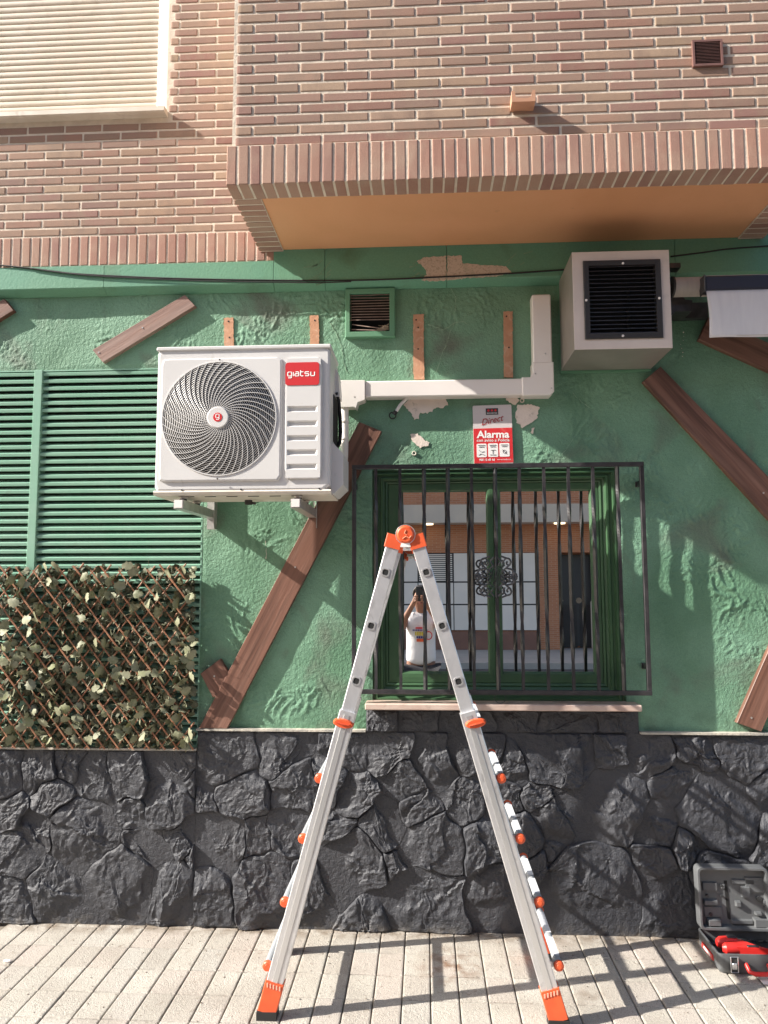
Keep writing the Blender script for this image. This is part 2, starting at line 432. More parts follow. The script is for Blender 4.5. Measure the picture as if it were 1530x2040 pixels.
# ------------------------------------------------------------------ levels read from the photograph
Z_SOFF = 3.424
BAYY = -.71; SOLY = -.73
BX0 = X(450, 370, SOLY); BX1 = 1.74
SZ0 = Z(455, 369, SOLY); SZ1 = Z(460, 290, SOLY)
LBY = -.06
LSZ0 = Z(300, 526, LBY)
LSZ1 = LSZ0 + .168
RP, BP, SP = .0488, .2085, .0533         # row, brick and soldier pitch
JT = .0112

def brick_mesh(L_, D_, H_, rl=.0, seed=0, mt='brick'):
    """front at y=0, body to +y; centred in x and z; rl = rounding radius of the left front edge"""
    rd = random.Random(seed)
    b = MB(); e = .0022
    def ring(ins, y):
        r_ = []
        for (sx, sz) in ((-1, -1), (1, -1), (1, 1), (-1, 1)):
            r_.append((sx*(L_/2-ins)+rd.uniform(-1, 1)*.0009, y+rd.uniform(0, .0008), sz*(H_/2-ins)+rd.uniform(-1, 1)*.0009))
        return r_
    if not rl:
        b.loft([ring(0, D_), ring(0, e*1.6), ring(e*.35, e*.5), ring(e*1.5, 0)], cap0=True, cap1=True)
    else:
        pts = []
        for k in range(6):
            a = PI/2*k/5; pts.append((-L_/2+rl-rl*math.cos(a), rl-rl*math.sin(a)))
        pts += [(L_/2-e, 0), (L_/2, e), (L_/2, D_), (-L_/2, D_)]
        n = len(pts); rings = []
        for z, i_ in ((-H_/2, .0015), (-H_/2+.003, 0), (H_/2-.003, 0), (H_/2, .0015)):
            rings.append([(x*(1-i_/max(L_/2, .01)), y+i_, z) for x, y in pts])
        b.loft(rings, cap0=True, cap1=True)
    return b.mesh('brick', M[mt], origin=Vector((0, 0, 0)))[0]

FB = [brick_mesh(BP-JT, .06, RP-JT, seed=i) for i in range(5)]
CBs = brick_mesh(.088, .20, RP-JT, .032)                 # corner bricks with a rounded arris
CBl = brick_mesh(BP-JT*.5-.012, .095, RP-JT, .032)
SB = [brick_mesh(SP-JT*.95, .125, SZ1-SZ0-.004, seed=20+i, mt='soldier') for i in range(4)]
SBL = [brick_mesh(SP-JT, .05, LSZ1-LSZ0-.008, seed=30+i, mt='soldier') for i in range(4)]

# ------------------------------------------------------------------ upper left brick wall
wx1 = X(334, 150, LBY); wx0 = -2.9
wz0 = Z(325, 228, LBY)
bl = thing('brick_wall', (-1.5, .1, LSZ0), 'reddish brick wall with cream joints around the roller shutter, left of the overhang', 'wall')
mb = MB(); mb.box(XL-.6, BX0+.08, LBY+.0036, .35, LSZ0+.001, wz0)
mb.box(wx1-.002, BX0+.08, LBY+.0036, .35, wz0, 5.6)
obj('mortar_bed', mb, M['mortar'], bl)
i = 0
x = BX0+.06
nb = 0
while x > -2.5:
    inst(bl, 'brick', random.choice(SBL), (x, LBY+random.uniform(-.001, .001), (LSZ0+LSZ1)/2), (0, random.uniform(-.012, .012), 0)); x -= SP; nb += 1
row = 0; z = LSZ1 + RP/2
xr0 = BX0+.06
while z < 4.90:
    off = 0 if row % 2 else BP/2
    beside = z+RP*.4 > wz0
    xe = xr0 + off
    while xe > -2.5:
        a, b_ = xe-BP+JT/2, xe-JT/2
        b_c = min(b_, xr0)
        if beside and a < wx1+.03:
            if b_c - wx1 > .03:
                # rounded jamb brick
                c_ = inst(bl, 'brick', CBs, ((wx1+b_c)/2, LBY, z), (random.uniform(-.01, .01), 0, 0), ((b_c-wx1)/.088, 1, 1)); nb += 1
            break
        if b_c-a > .02:
            inst(bl, 'brick', random.choice(FB), ((a+b_c)/2, LBY+random.uniform(-.0009, .0009), z+random.uniform(-.001, .001)), (0, random.uniform(-.005, .005), 0), ((b_c-a)/(BP-JT), 1, 1)); nb += 1
        xe -= BP
    z += RP; row += 1

# ------------------------------------------------------------------ bay (overhanging brick body)
bay = thing('overhanging_bay', (.4, -.3, Z_SOFF), 'overhanging brick bay with soldier course rim and ochre soffit above the window', 'bay')
mb = MB(); mb.box(BX0+.018, BX1-.012, BAYY+.0038, .30, SZ1+.001, 5.2)
mb.box(BX0+.010, BX1-.010, SOLY+.0038, SOLY+.128, SZ0+.004, SZ1)
mb.box(BX0+.010, BX0+.128, SOLY+.128, -.01, SZ0+.004, SZ1)
mb.box(BX1-.128, BX1-.010, SOLY+.128, -.01, SZ0+.004, SZ1)
obj('mortar_bed', mb, M['mortar'], bay)
mb = MB(); mb.box(BX0+.128, BX1-.128, SOLY+.128, -.012, SZ0+.012, SZ1-.02)
obj('soffit', mb, M['soffit'], bay)
nbay = 0
x = BX0 + SP*.42
while x < 1.62:
    inst(bay, 'brick', random.choice(SB), (x, SOLY+random.uniform(-.001, .0012), (SZ0+SZ1)/2+random.uniform(-.0012, .0012)), (0, random.uniform(-.012, .012), 0)); nbay += 1; x += SP
y = SOLY+.128+SP*.5
while y < -.03:
    inst(bay, 'brick', random.choice(SB), (BX0, y, (SZ0+SZ1)/2), (0, 0, -PI/2)); nbay += 1
    if y > -.45: inst(bay, 'brick', random.choice(SB), (BX1, y, (SZ0+SZ1)/2), (0, 0, PI/2)); nbay += 1
    y += SP
row = 0; z = SZ1 + .006 + RP/2
bx = BX0 + .016
while z < 4.34:
    short = row % 2 == 1
    cl = .088 if short else .184
    me = CBs if short else CBl
    inst(bay, 'brick', me, (bx+ (.088 if short else (BP-JT*.5-.012))/2, BAYY, z), (0, 0, 0)); nbay += 1
    xs = bx + (.088+JT if short else BP-JT*.5-.012+JT)
    while xs < 1.56:
        inst(bay, 'brick', random.choice(FB), (xs+(BP-JT)/2, BAYY+random.uniform(-.0009, .0009), z+random.uniform(-.0012, .0012)), (random.uniform(-.01, .01), random.uniform(-.005, .005), 0)); nbay += 1
        xs += BP
    ys = BAYY + (.20 if short else .095) + JT
    while ys < -.1:
        inst(bay, 'brick', FB[row % 5], (bx, ys+(BP-JT)/2, z), (0, 0, -PI/2)); nbay += 1; ys += BP
    z += RP; row += 1
print('bricks', nb, nbay, 'tiles', nt_)

# small brown grille and spout on the bay
c = P(1410, 105, BAYY-.01); w, h = .064, .060
g = thing('air_grille', c, 'small square brown air grille set in the upper brickwork of the overhang', 'vent')
mb = MB()
for a in ((c.x-w, c.x+w, c.z+h-.009, c.z+h), (c.x-w, c.x+w, c.z-h, c.z-h+.009), (c.x-w, c.x-w+.009, c.z-h+.009, c.z+h-.009), (c.x+w-.009, c.x+w, c.z-h+.009, c.z+h-.009)):
    mb.box(a[0], a[1], BAYY-.012, BAYY+.004, a[2], a[3])
obj('frame', mb, M['brown'], g)
mb = MB(); mb.box(c.x-w+.009, c.x+w-.009, BAYY-.0015, BAYY+.02, c.z-h+.009, c.z+h-.009); obj('backing', mb, M['dark'], g)
mb = MB(); n = 15
for k in range(n):
    zz = c.z-h+.013 + (2*h-.026)*k/(n-1)
    mb.add([(c.x-w+.009, BAYY-.010, zz-.002), (c.x+w-.009, BAYY-.010, zz-.002), (c.x+w-.009, BAYY-.002, zz+.0025), (c.x-w+.009, BAYY-.002, zz+.0025),
            (c.x-w+.009, BAYY-.010, zz-.0008), (c.x+w-.009, BAYY-.010, zz-.0008), (c.x+w-.009, BAYY-.002, zz+.0037), (c.x-w+.009, BAYY-.002, zz+.0037)],
           [(0,3,2,1),(4,5,6,7),(0,1,5,4),(1,2,6,5),(2,3,7,6),(3,0,4,7)])
obj('louvre', mb, M['brown'], g, kind='stuff')

YSP = BAYY-.066
a = P(1020, 203, YSP); b_ = P(1067, 203, YSP); t = P(1020, 179, YSP)
s_ = MB(); T = .012
x0, x1, z0, z1 = a.x, b_.x, a.z, t.z-.004
prof = [(x0, z0), (x1, z0), (x1, z1), (x1-T, z1), (x1-T-.006, z0+.021), (x1-.034, z0+.015), (x0+.034, z0+.017), (x0+T+.004, z0+.021), (x0+T, z1), (x0, z1)]
s_.prism(prof, YSP, BAYY+.03)
tag(obj('drain_spout', s_, M['terracotta']), 'terracotta drain spout sticking out of the bricks above the soldier course', 'drain spout')

# ------------------------------------------------------------------ roller shutter window, upper left
sw = thing('shuttered_window', (-1.8, 0, wz0), 'cream roller shutter closed behind a white frame at the top left', 'window')
SY = LBY+.028
gx1 = wx1-.001; gx0 = X(318, 100, SY)
mb = MB(); mb.bbox(gx0, gx1, LBY+.006, .12, wz0+.01, 5.4, .003); obj('guide_rail', mb, M['pvc'], sw)
mb = MB(); mb.prism([(LBY-.055, wz0-.012), (LBY-.055, wz0+.012), (LBY-.04, wz0+.016), (.1, wz0+.02), (.1, wz0-.012), (LBY-.04, wz0-.016)], -3.0, X(327, 228, LBY-.05), 'x')
obj('sill', mb, M['white_dirty'], sw)
SPZ = .0352
prof = []
for k in range(7):
    u = k/6; prof.append((SY - .006*math.sin(PI*u)**.6, (u-.5)*(SPZ-.003)))
prof += [(SY+.008, (SPZ-.003)/2), (SY+.008, -(SPZ-.003)/2)]
mb = MB(); mb.prism(prof, -2.7, gx0, 'x')
me, c = mb.mesh('shutter_slat', M['shutter'], origin=Vector(((-2.7+gx0)/2, SY, 0)))
z = wz0+.022+SPZ/2
while z < 4.95:
    inst(sw, 'shutter_slat', me, (c.x, SY, z)); z += SPZ
mb = MB(); mb.box(-2.7, gx0, SY+.004, SY+.02, wz0+.01, 5.4); obj('slat_gap_shade', mb, mat('shadowed_joint', (.25,.2,.15), .8), sw)  # one sheet behind the slats, shadow lines between them put into its colour

# ------------------------------------------------------------------ green rendered wall
ZP = Z(900, 1457, 0)                       # top of the stone plinth
LVX1 = X(400, 1200, 0); LVZ1 = Z(200, 736, 0); LVZ0 = Z(200, 1493, 0)
WX0, WX1 = X(742, 1160, 0), X(1240, 1160, 0)
WZ0, WZ1 = Z(1000, 1397, 0), Z(1000, 934, 0)
VX0, VX1, VZ0, VZ1 = X(697, 620, -.01), X(777, 620, -.01), Z(735, 660, -.01), Z(735, 584, -.01)
ZT = LSZ0 + .10
gw = thing('green_wall', (0, .1, ZP), 'rough trowelled green plaster wall around the barred window', 'wall')

def breaks(pts, step):
    pts = sorted(set(pts)); out = []
    for a, b in zip(pts, pts[1:]):
        n = max(1, round((b-a)/step))
        out += [a+(b-a)*k/n for k in range(n)]
    return out+[pts[-1]]
HOLES = [(XL-1, LVX1, LVZ0-1, LVZ1), (WX0, WX1, WZ0-.02, WZ1), (VX0, VX1, VZ0, VZ1)]
def plaster_h(x, z):
    wx = noise.noise(Vector((x*6, z*6, 1.3)))*.10; wz = noise.noise(Vector((x*6, z*6, 9.1)))*.10
    n1 = noise.noise(Vector(((x+wx)*22+(z+wz)*7, (z+wz)*13-(x)*6, 0)))
    ridge = max(0, 1-abs(n1)*6.5)
    n3 = noise.noise(Vector(((x+wx*1.3)*34, (z+wz*1.3)*27, 4)))
    ridge2 = max(0, 1-abs(n3)*4)
    mk = noise.noise(Vector((x*1.7+3, z*1.7, 2)))*.5 + .5*noise.noise(Vector((x*5, z*5, 8)))
    mk = min(1, max(0, (mk-.01)*4.5))
    return .0048*ridge*mk + .0030*ridge2*mk + .0022*mk*noise.noise(Vector((x*60, z*60, 0))) + .0022*noise.noise(Vector((x*9, z*9, 5))) + .004*noise.noise(Vector((x*2.3, z*2.3, 0)))+.003
XE = 2.3
xs = breaks([XL-.1, LVX1, WX0, WX1, VX0, VX1, XE], .0062)
zs = breaks([ZP-.1, LVZ0, LVZ1, WZ0-.02, WZ1, VZ0, VZ1, ZT], .0062)
vid = {}; V = []; Fc = []
def hole(xa, za):
    return any(h[0] < xa < h[1] and h[2] < za < h[3] for h in HOLES)
for i in range(len(xs)-1):
    for j in range(len(zs)-1):
        if hole((xs[i]+xs[i+1])/2, (zs[j]+zs[j+1])/2): continue
        q = []
        for (a, b) in ((i, j), (i+1, j), (i+1, j+1), (i, j+1)):
            if (a, b) not in vid:
                vid[a, b] = len(V); x, z = xs[a], zs[b]
                e = min([1]+[max(max(h[0]-x, x-h[1]), max(h[2]-z, z-h[3]))/.02 for h in HOLES]) if True else 1
                V.append((x, -plaster_h(x, z)*min(1, max(.25, e)), z))
            q.append(vid[a, b])
        Fc.append(q)
me = bpy.data.meshes.new('plaster'); me.from_pydata(V, [], Fc); me.materials.append(M['plaster'])
me.polygons.foreach_set('use_smooth', [True]*len(me.polygons))
link('plaster', me, (0, 0, 0), gw)
mb = MB()                                   # body of the wall behind the render, with its openings
ys0, ys1 = .006, .3
mb.box(LVX1, WX0, ys0, ys1, .3, VZ0); mb.box(WX1, XE, ys0, ys1, .3, ZT)
mb.box(WX0, WX1, ys0, ys1, .3, WZ0-.02); mb.box(WX0+.0, WX1, ys0, ys1, WZ1, VZ0-.001)
mb.box(VX1, WX1, ys0, ys1, VZ0, ZT); mb.box(XL-.6, VX0, ys0, ys1, LVZ1, ZT); mb.box(VX0, VX1, ys0, ys1, VZ1, ZT)
mb.box(LVX1, VX0, ys0, ys1, VZ0, LVZ1) if VZ0 < LVZ1 else None
mb.box(XL-.6, LVX1, ys0, ys1, .3, LVZ0)
obj('wall_core', mb, M['plaster'], gw)

# painted fascia band below the bricks
fz1 = LSZ0; fz0 = Z(0, 587, LBY); fzc = fz0+.028
joints = [XL-.6, X(207, 560, LBY), BX0+.075, X(647, 540, LBY), X(890, 530, LBY), X(1345, 530, LBY), XE]
for a, b in zip(joints, joints[1:]):
    mb = MB()
    fz1 = LSZ0 if a < -.85 else SZ0+.03
    mb.prism([(LBY-.002, fz1-.001), (LBY-.002, fzc), (LBY+.004, fzc-.006), (-.012, fz0), (.004, fz0), (.004, fz1-.001)], a+.0012, b-.0012, 'x')
    obj('fascia_panel', mb, M['band'], gw)

def ragged(pts, rough=.006, step=.008, seed=1):
    """outline with ragged edges from rough corner points (x,z)"""
    out = []
    n = len(pts)
    for i in range(n):
        a = Vector(pts[i]); b = Vector(pts[(i+1) % n]); k = max(2, int((b-a).length/step))
        for j in range(k):
            p = a.lerp(b, j/k)
            d = (b-a).normalized(); nn = Vector((-d.y, d.x))
            q = noise.noise(Vector((p.x*90+seed*7, p.y*90, seed)))*rough*1.3 + noise.noise(Vector((p.x*240, p.y*240, seed)))*rough*.8
            out.append(tuple(p+nn*q))
    return out
def patch(name, pxs, y, mt, rough=.006, seed=1, th=.0035):
    pts = [(P(a, b, y).x, P(a, b, y).z) for a, b in pxs]
    mb = MB(); mb.prism(ragged(pts, rough, seed=seed), y-th, y+.004)
    me, c = mb.mesh(name, mt)
    bm = bmesh.new(); bm.from_mesh(me); bmesh.ops.triangulate(bm, faces=[f for f in bm.faces if len(f.verts) > 4]); bm.to_mesh(me); bm.free()
    return link(name, me, c, gw)
YF = LBY-.0022
patch('bare_patch', [(845,513),(889,510),(889,558),(868,560),(840,558),(850,548),(846,535),(830,520)], YF, M['bare_stone'], .005, 1, .0012)
patch('bare_patch', [(891,510),(919,509),(921,524),(960,528),(1008,530),(1020,545),(985,551),(930,554),(891,558)], YF, M['bare_stone'], .004, 2, .0012)
M['smear'] = mat('pale_brushed_paint_smear', (.20,.33,.22), .7, col2=(.13,.27,.17), vscale=60, stretch=(1,1,4))
rs_ = random.Random(5)
for (sx_, sy_, n_) in ((618, 545, 9), (636, 555, 6), (826, 540, 9), (1000, 515, 3), (1030, 520, 3)):
    for k in range(n_):
        a0 = sx_+rs_.uniform(-14, 18); b0 = sy_+rs_.uniform(-20, 14); l_ = rs_.uniform(8, 22); t_ = rs_.uniform(-.9, -.25)
        dx_, dy_ = l_*math.cos(t_), l_*math.sin(t_)
        patch('paint_smear', [(a0, b0), (a0+dx_, b0+dy_), (a0+dx_+1.0, b0+dy_+1.8), (a0+1, b0+2.0)], YF, M['smear'], .0012, k+30, .0006)
YW = -.0065
patch('bare_patch', [(812,795),(888,793),(892,806),(880,815),(866,812),(858,822),(838,822),(834,833),(826,836),(820,822),(806,808)], YW, M['bare'], .009, 3)
patch('bare_patch', [(817,866),(832,864),(842,874),(856,882),(850,889),(834,890),(822,880)], YW, M['bare'], .007, 4)
patch('bare_patch', [(1031,808),(1058,806),(1074,812),(1069,834),(1060,842),(1050,846),(1040,853),(1030,842),(1026,828)], YW, M['bare'], .006, 5)
patch('bare_patch', [(1003,788),(1026,788),(1034,797),(1028,806),(1014,802)], YW, M['bare'], .006, 6)
patch('bare_patch', [(1059,853),(1065,852),(1062,864),(1058,862)], YW, M['bare'], .003, 7)
for k, (a, b, c_, d) in enumerate([(446,465,634,692), (617,635,629,690), (823,844,627,756), (1003,1021,621,752)]):
    o = patch('batten_mark', [(a,c_),(b,c_-1),(b+1,d),(a+1,d)], YW-.001, M['peach'], .0028, 10+k, .003)
def crack(pxs, mt, r_=.0011, seed=0):
    pts = []
    for i in range(len(pxs)-1):
        for k in range(8):
            a = Vector(pxs[i]).lerp(Vector(pxs[i+1]), k/8); p = P(a.x, a.y, -.0065)
            p.x += .004*noise.noise(Vector((a.x*.11, a.y*.11, seed))); p.z += .003*noise.noise(Vector((a.x*.13, a.y*.13, seed+5))); pts.append(p)
    mb = MB(); mb.tube(pts, [r_*(.4+abs(noise.noise(p*60))*1.6) for p in pts], 4); obj('plaster_crack', mb, mt, gw)
M['crack'] = mat('pale_crack_filler', (.30,.42,.30), .8)
crack([(893,562),(899,575),(908,592),(906,618),(905,642),(897,662),(891,682),(880,705),(876,722),(868,745)], M['crack'], .0016, 1)
crack([(852,646),(872,653),(884,658),(896,650),(906,643),(922,641),(936,648)], M['crack'], .0022, 2)
crack([(1140,783),(1152,795),(1166,806),(1180,816)], M['crack'], .0012, 3)
crack([(1120,905),(1135,885),(1146,868)], M['crack'], .0012, 4)
crack([(655,640),(668,662),(680,690),(684,720),(692,745)], M['crack'], .0014, 5)
crack([(528,1075),(531,1095),(530,1115)], M['bare'], .0016, 6)
for k in range(7):
    p = P(1359+random.uniform(-4, 4), 662+8*k, -.009); mb = MB(); mb.ball(p, random.uniform(.0015, .0035), 6, 4); obj('paint_speck', mb, M['bare'], gw)
# small rings and screw holes left in the wall
for (a, b) in ((825, 903), (1040, 798)):
    p = P(a, b, -.012); mb = MB(); mb.tube([(p.x+.009*math.cos(t), -.012, p.z+.009*math.sin(t)) for t in [2*PI*k/14 for k in range(14)]], .0032, 5, closed=True)
    obj('wall_plug', mb, M['white_dirty'], gw)
for (a, b) in ((455,640),(457,672),(627,638),(829,637),(833,695),(1009,630),(1014,692),(833,652)):
    p = P(a, b, -.0125); mb = MB(); mb.disc((p.x, -.0102, p.z), (0,-1,0), .0045, .0018, 8); obj('screw_hole', mb, M['dark'], gw)

# ------------------------------------------------------------------ louvred shutter, left
lv = thing('louvred_panel', ((XL+LVX1)/2, 0, LVZ0), 'wide green metal louvre of horizontal slats behind the air conditioner', 'louvre')
dx0, dx1 = X(68, 760, -.012), X(84, 760, -.012)
mb = MB(); mb.box(XL-.6, LVX1, .09, .12, LVZ0, LVZ1); obj('backing', mb, M['dark'], lv)
mb = MB(); mb.bbox(dx0, dx1, -.014, .06, LVZ0, LVZ1, .002); obj('mullion', mb, M['slat'], lv)
mb = MB(); mb.box(LVX1-.006, LVX1+.001, -.002, .09, LVZ0, LVZ1); mb.box(XL-.6, LVX1-.006, -.002, .09, LVZ1-.006, LVZ1+.001); obj('frame', mb, M['slat'], lv)
pitch = (15.47*CD/FPX)
prof = [(.000, -.0095), (-.003, -.007), (-.0045, .006), (.000, .009), (.030, .026), (.032, .024), (.004, .0035), (.003, -.009)]
for (a, b) in ((XL-.3, dx0), (dx1, LVX1-.006)):
    mb = MB(); mb.prism(prof, a, b, 'x'); me, c = mb.mesh('slat', M['slat'], origin=Vector(((a+b)/2, 0, 0)))
    z = LVZ1-.021
    while z > LVZ0+.005:
        inst(lv, 'slat', me, (c.x, 0, z), (random.uniform(-.02, .02), 0, 0)); z -= pitch

# ------------------------------------------------------------------ stone plinth
pl = thing('stone_plinth', (0, -.03, 0), 'plinth of rough irregular stones painted matt black along the pavement', 'wall')
ZL = Z(200, 1494, -.03); ZC = Z(1000, 1414, -.03)
AX = X(391, 1480, -.03); CX0, CX1 = X(729, 1430, -.03), X(1274, 1430, -.03)
YB = -.012
mb = MB()
mb.box(XL-.3, AX, YB, .2, -.05, ZL); mb.box(AX, XE, YB, .2, -.05, ZP); mb.box(CX0, CX1, YB, .19, ZP, ZC)
obj('mortar_bed', mb, M['joint'], pl)
mb = MB(); mb.box(XL-.3, AX, -.036, .02, ZL, ZL+.010); obj('ledge', mb, M['ledge'], pl)
for a, b in ((AX, CX0-.002), (CX1+.002, XE)):
    mb = MB(); mb.box(a, b, -.040, .004, ZP, ZP+.010); obj('ledge', mb, M['ledge'], pl)

def clip(poly, p, n):
    """keep the side of the line through p where (q-p).n <= 0"""
    out = []
    for i in range(len(poly)):
        a, b = poly[i], poly[(i+1) % len(poly)]
        da = (a-p).dot(n); db = (b-p).dot(n)
        if da <= 0: out.append(a)
        if da*db < 0: out.append(a.lerp(b, da/(da-db)))
    return out
def voronoi(seeds, box):
    cells = []
    for i, (s, w) in enumerate(seeds):
        poly = [Vector((box[0], box[2])), Vector((box[1], box[2])), Vector((box[1], box[3])), Vector((box[0], box[3]))]
        for j, (q, w2) in enumerate(seeds):
            if i == j: continue
            d = q-s; L2 = d.length_squared
            k = .5 + (w*w-w2*w2)/(2*L2)
            poly = clip(poly, s+d*k, d)
            if len(poly) < 3: break
        if len(poly) >= 3: cells.append((poly, i))
    return cells
def sd(pts, y=-.03): return [(Vector((P(a, b, y).x, P(a, b, y).z)), w*CD/FPX) for a, b, w in pts]
seedA = sd([(-150,1560,60),(-120,1700,60),(-60,1620,50),(-60,1790,60),(10,1535,40),(18,1625,40),(28,1700,45),(5,1800,50),(75,1540,38),(105,1585,40),(140,1530,30),(190,1555,45),
            (255,1540,45),(335,1525,55),(330,1600,55),(70,1660,40),(165,1668,78),(110,1770,60),(225,1775,75),(265,1620,30),(290,1690,35),(350,1660,40),(345,1790,55),(385,1560,30),(400,1700,20)])
seedB = sd([(445,1500,60),(480,1590,50),(420,1600,40),(560,1500,55),(590,1570,60),(430,1680,70),(510,1680,40),(400,1790,65),(530,1765,68),(590,1660,50),(610,1770,55),(655,1560,45),(650,1660,45),
            (700,1490,40),(705,1580,50),(700,1740,70),(770,1500,50),(800,1560,45),(760,1640,50),(830,1610,40),(870,1520,50),(860,1690,62),(790,1720,40),(850,1800,85),(740,1820,50),
            (940,1500,45),(935,1590,50),(960,1690,45),(985,1780,60),(1010,1600,40),(1035,1530,35),(1110,1505,75),(1040,1670,40),(1095,1580,45),(1130,1640,55),(1060,1720,35),(1230,1600,75),
            (1290,1500,50),(1220,1500,45),(1180,1770,95),(1110,1700,35),(1310,1640,50),(1300,1720,40),(1350,1560,45),(1345,1800,60),(1440,1620,80),(1385,1500,45),(1480,1500,60),(1380,1700,45),(1440,1760,60),
            (1550,1560,60),(1560,1680,60),(1530,1790,60),(1640,1540,60),(1650,1650,60),(1630,1780,60),(1720,1600,60),(1720,1740,60)])
seedC = sd([(760,1432,30),(835,1436,40),(930,1432,45),(1030,1436,45),(1130,1432,50),(1225,1438,40)])
def warp(v, bx):
    x, y, z = v
    e = max(0, min(1, min(x-bx[0], bx[1]-x, bx[3]-z)/.07))
    ez = max(0, min(1, (z-bx[2])/.06))
    dx = .050*noise.noise(Vector((x*4.2, z*4.2, 1))) + .018*noise.noise(Vector((x*13, z*13, 2)))
    dz = .050*noise.noise(Vector((x*4.2, z*4.2, 7))) + .018*noise.noise(Vector((x*13, z*13, 9)))
    return (x+dx*e, y, z+dz*e*ez)
def stone(poly, seed, box):
    rd = random.Random(seed)
    n = len(poly); cx = sum((p.x for p in poly))/n; cz = sum((p.y for p in poly))/n
    c = Vector((cx, cz)); NA = 96
    size = max((p-c).length for p in poly)
    thick = rd.choice((.009, .012, .016, .020, .026))*rd.uniform(.9, 1.1); tx, tz = rd.uniform(-.06, .06), rd.uniform(-.09, .05)
    gap = .0004
    planes = []
    for k in range(rd.randint(3, 6)):       # broken facets that cut the face
        a = rd.uniform(0, 2*PI); planes.append((math.cos(a), math.sin(a), rd.uniform(.15, .75)*size, rd.uniform(.10, .42)))
    scarps = []
    for k in range(rd.randint(1, 3)):       # sharp steps across the face
        a = rd.uniform(0, 2*PI); scarps.append((math.cos(a), math.sin(a), rd.uniform(-.5, .5)*size, rd.uniform(.004, .012)*rd.choice((-1, 1)), rd.uniform(0, 50)))
    V = []; F_ = []
    def bound(a):
        d = Vector((math.cos(a), math.sin(a))); best = 9
        for i in range(n):
            p, q = poly[i], poly[(i+1) % n]; e = q-p
            den = d.x*e.y-d.y*e.x
            if abs(den) < 1e-9: continue
            w = p-c; t = (w.x*e.y-w.y*e.x)/den; u = (w.x*d.y-w.y*d.x)/den
            if t > 0 and -1e-6 <= u <= 1+1e-6: best = min(best, t)
        return best
    RB = []
    for k in range(NA):
        a = 2*PI*k/NA; r = bound(a)
        p = c+Vector((math.cos(a), math.sin(a)))*r
        j1 = noise.noise(Vector((p.x*13, p.y*13, 3+seed*0))); j2 = noise.noise(Vector((p.x*45, p.y*45, 3+seed)))
        RB.append(max(.01, r-gap-.007*max(0, j1)-.005*max(0, j2)))
    RB = [(RB[k-1]+3*RB[k]+RB[(k+1) % NA])/5 for k in range(NA)]
    NR = 10 if size < .06 else (16 if size < .12 else 24)
    rads = [(j/NR)**.9*.95 for j in range(1, NR+1)] + [.975, .992, 1.0]
    def h(x, z, u, rb):
        hh = thick + tx*(x-cx) + tz*(z-cz)
        wv = noise.noise(Vector((x*9, z*9, seed)))*.03; wv2 = noise.noise(Vector((x*34, z*34, seed)))*.008
        for (px_, pz_, off, sl_) in planes:
            d = (x-cx)*px_+(z-cz)*pz_-off+wv+wv2
            if d > 0: hh -= d*sl_
        for (px_, pz_, off, st_, ph) in scarps:
            d = (x-cx)*px_+(z-cz)*pz_-off+wv*1.6+wv2
            hh += st_*min(1, max(0, d/.004))
        s1 = noise.noise(Vector((x*11, z*11, seed*.7)))+.4*noise.noise(Vector((x*30, z*30, seed*.7)))
        st = s1*3.0; fl = math.floor(st); fr = st-fl; stp = (fl + min(1, fr*6))/3.0
        hh += .0060*stp + .0036*noise.noise(Vector((x*26, z*26, seed))) + .0034*noise.noise(Vector((x*62, z*62, seed))) + .0018*noise.noise(Vector((x*130, z*130, seed)))
        r1 = 1-abs(noise.noise(Vector((x*17+wv*8, z*12, seed+5))))*7
        if r1 > 0: hh += .0035*r1
        edge = min(1, ((1-u)*rb)/.005)
        return max(.0015, hh*(.50+.50*edge))
    V.append((cx, YB-h(cx, cz, 0, .1), cz))
    for j, u in enumerate(rads):
        for k in range(NA):
            a = 2*PI*k/NA; r = RB[k]*u
            x, z = cx+math.cos(a)*r, cz+math.sin(a)*r
            V.append((x, YB-h(x, z, u, RB[k]), z))
    for k in range(NA):
        a = 2*PI*k/NA; r = RB[k]+.001
        V.append((cx+math.cos(a)*r, YB+.01, cz+math.sin(a)*r))
    for k in range(NA): F_.append((0, 1+k, 1+(k+1) % NA))
    for j in range(len(rads)):
        for k in range(NA):
            a = 1+j*NA; b = a+NA; F_.append((a+k, b+k, b+(k+1) % NA, a+(k+1) % NA))
    V = [warp(v, box) for v in V]
    mb = MB(); mb.add(V, F_)
    me, cc = mb.mesh('stone', M['stone'], smooth=True)
    me.set_sharp_from_angle(angle=R(32))
    link('stone', me, cc, pl)
q = 0
for sds, box in ((seedA, (XL-.25, AX-.001, .0, ZL-.002)), (seedB, (AX+.001, XE, .0, ZP-.002)), (seedC, (CX0, CX1, ZP+.001, ZC-.006))):
    for poly, i in voronoi(sds, box):
        q += 1; stone(poly, q, box)
print('stones', q)

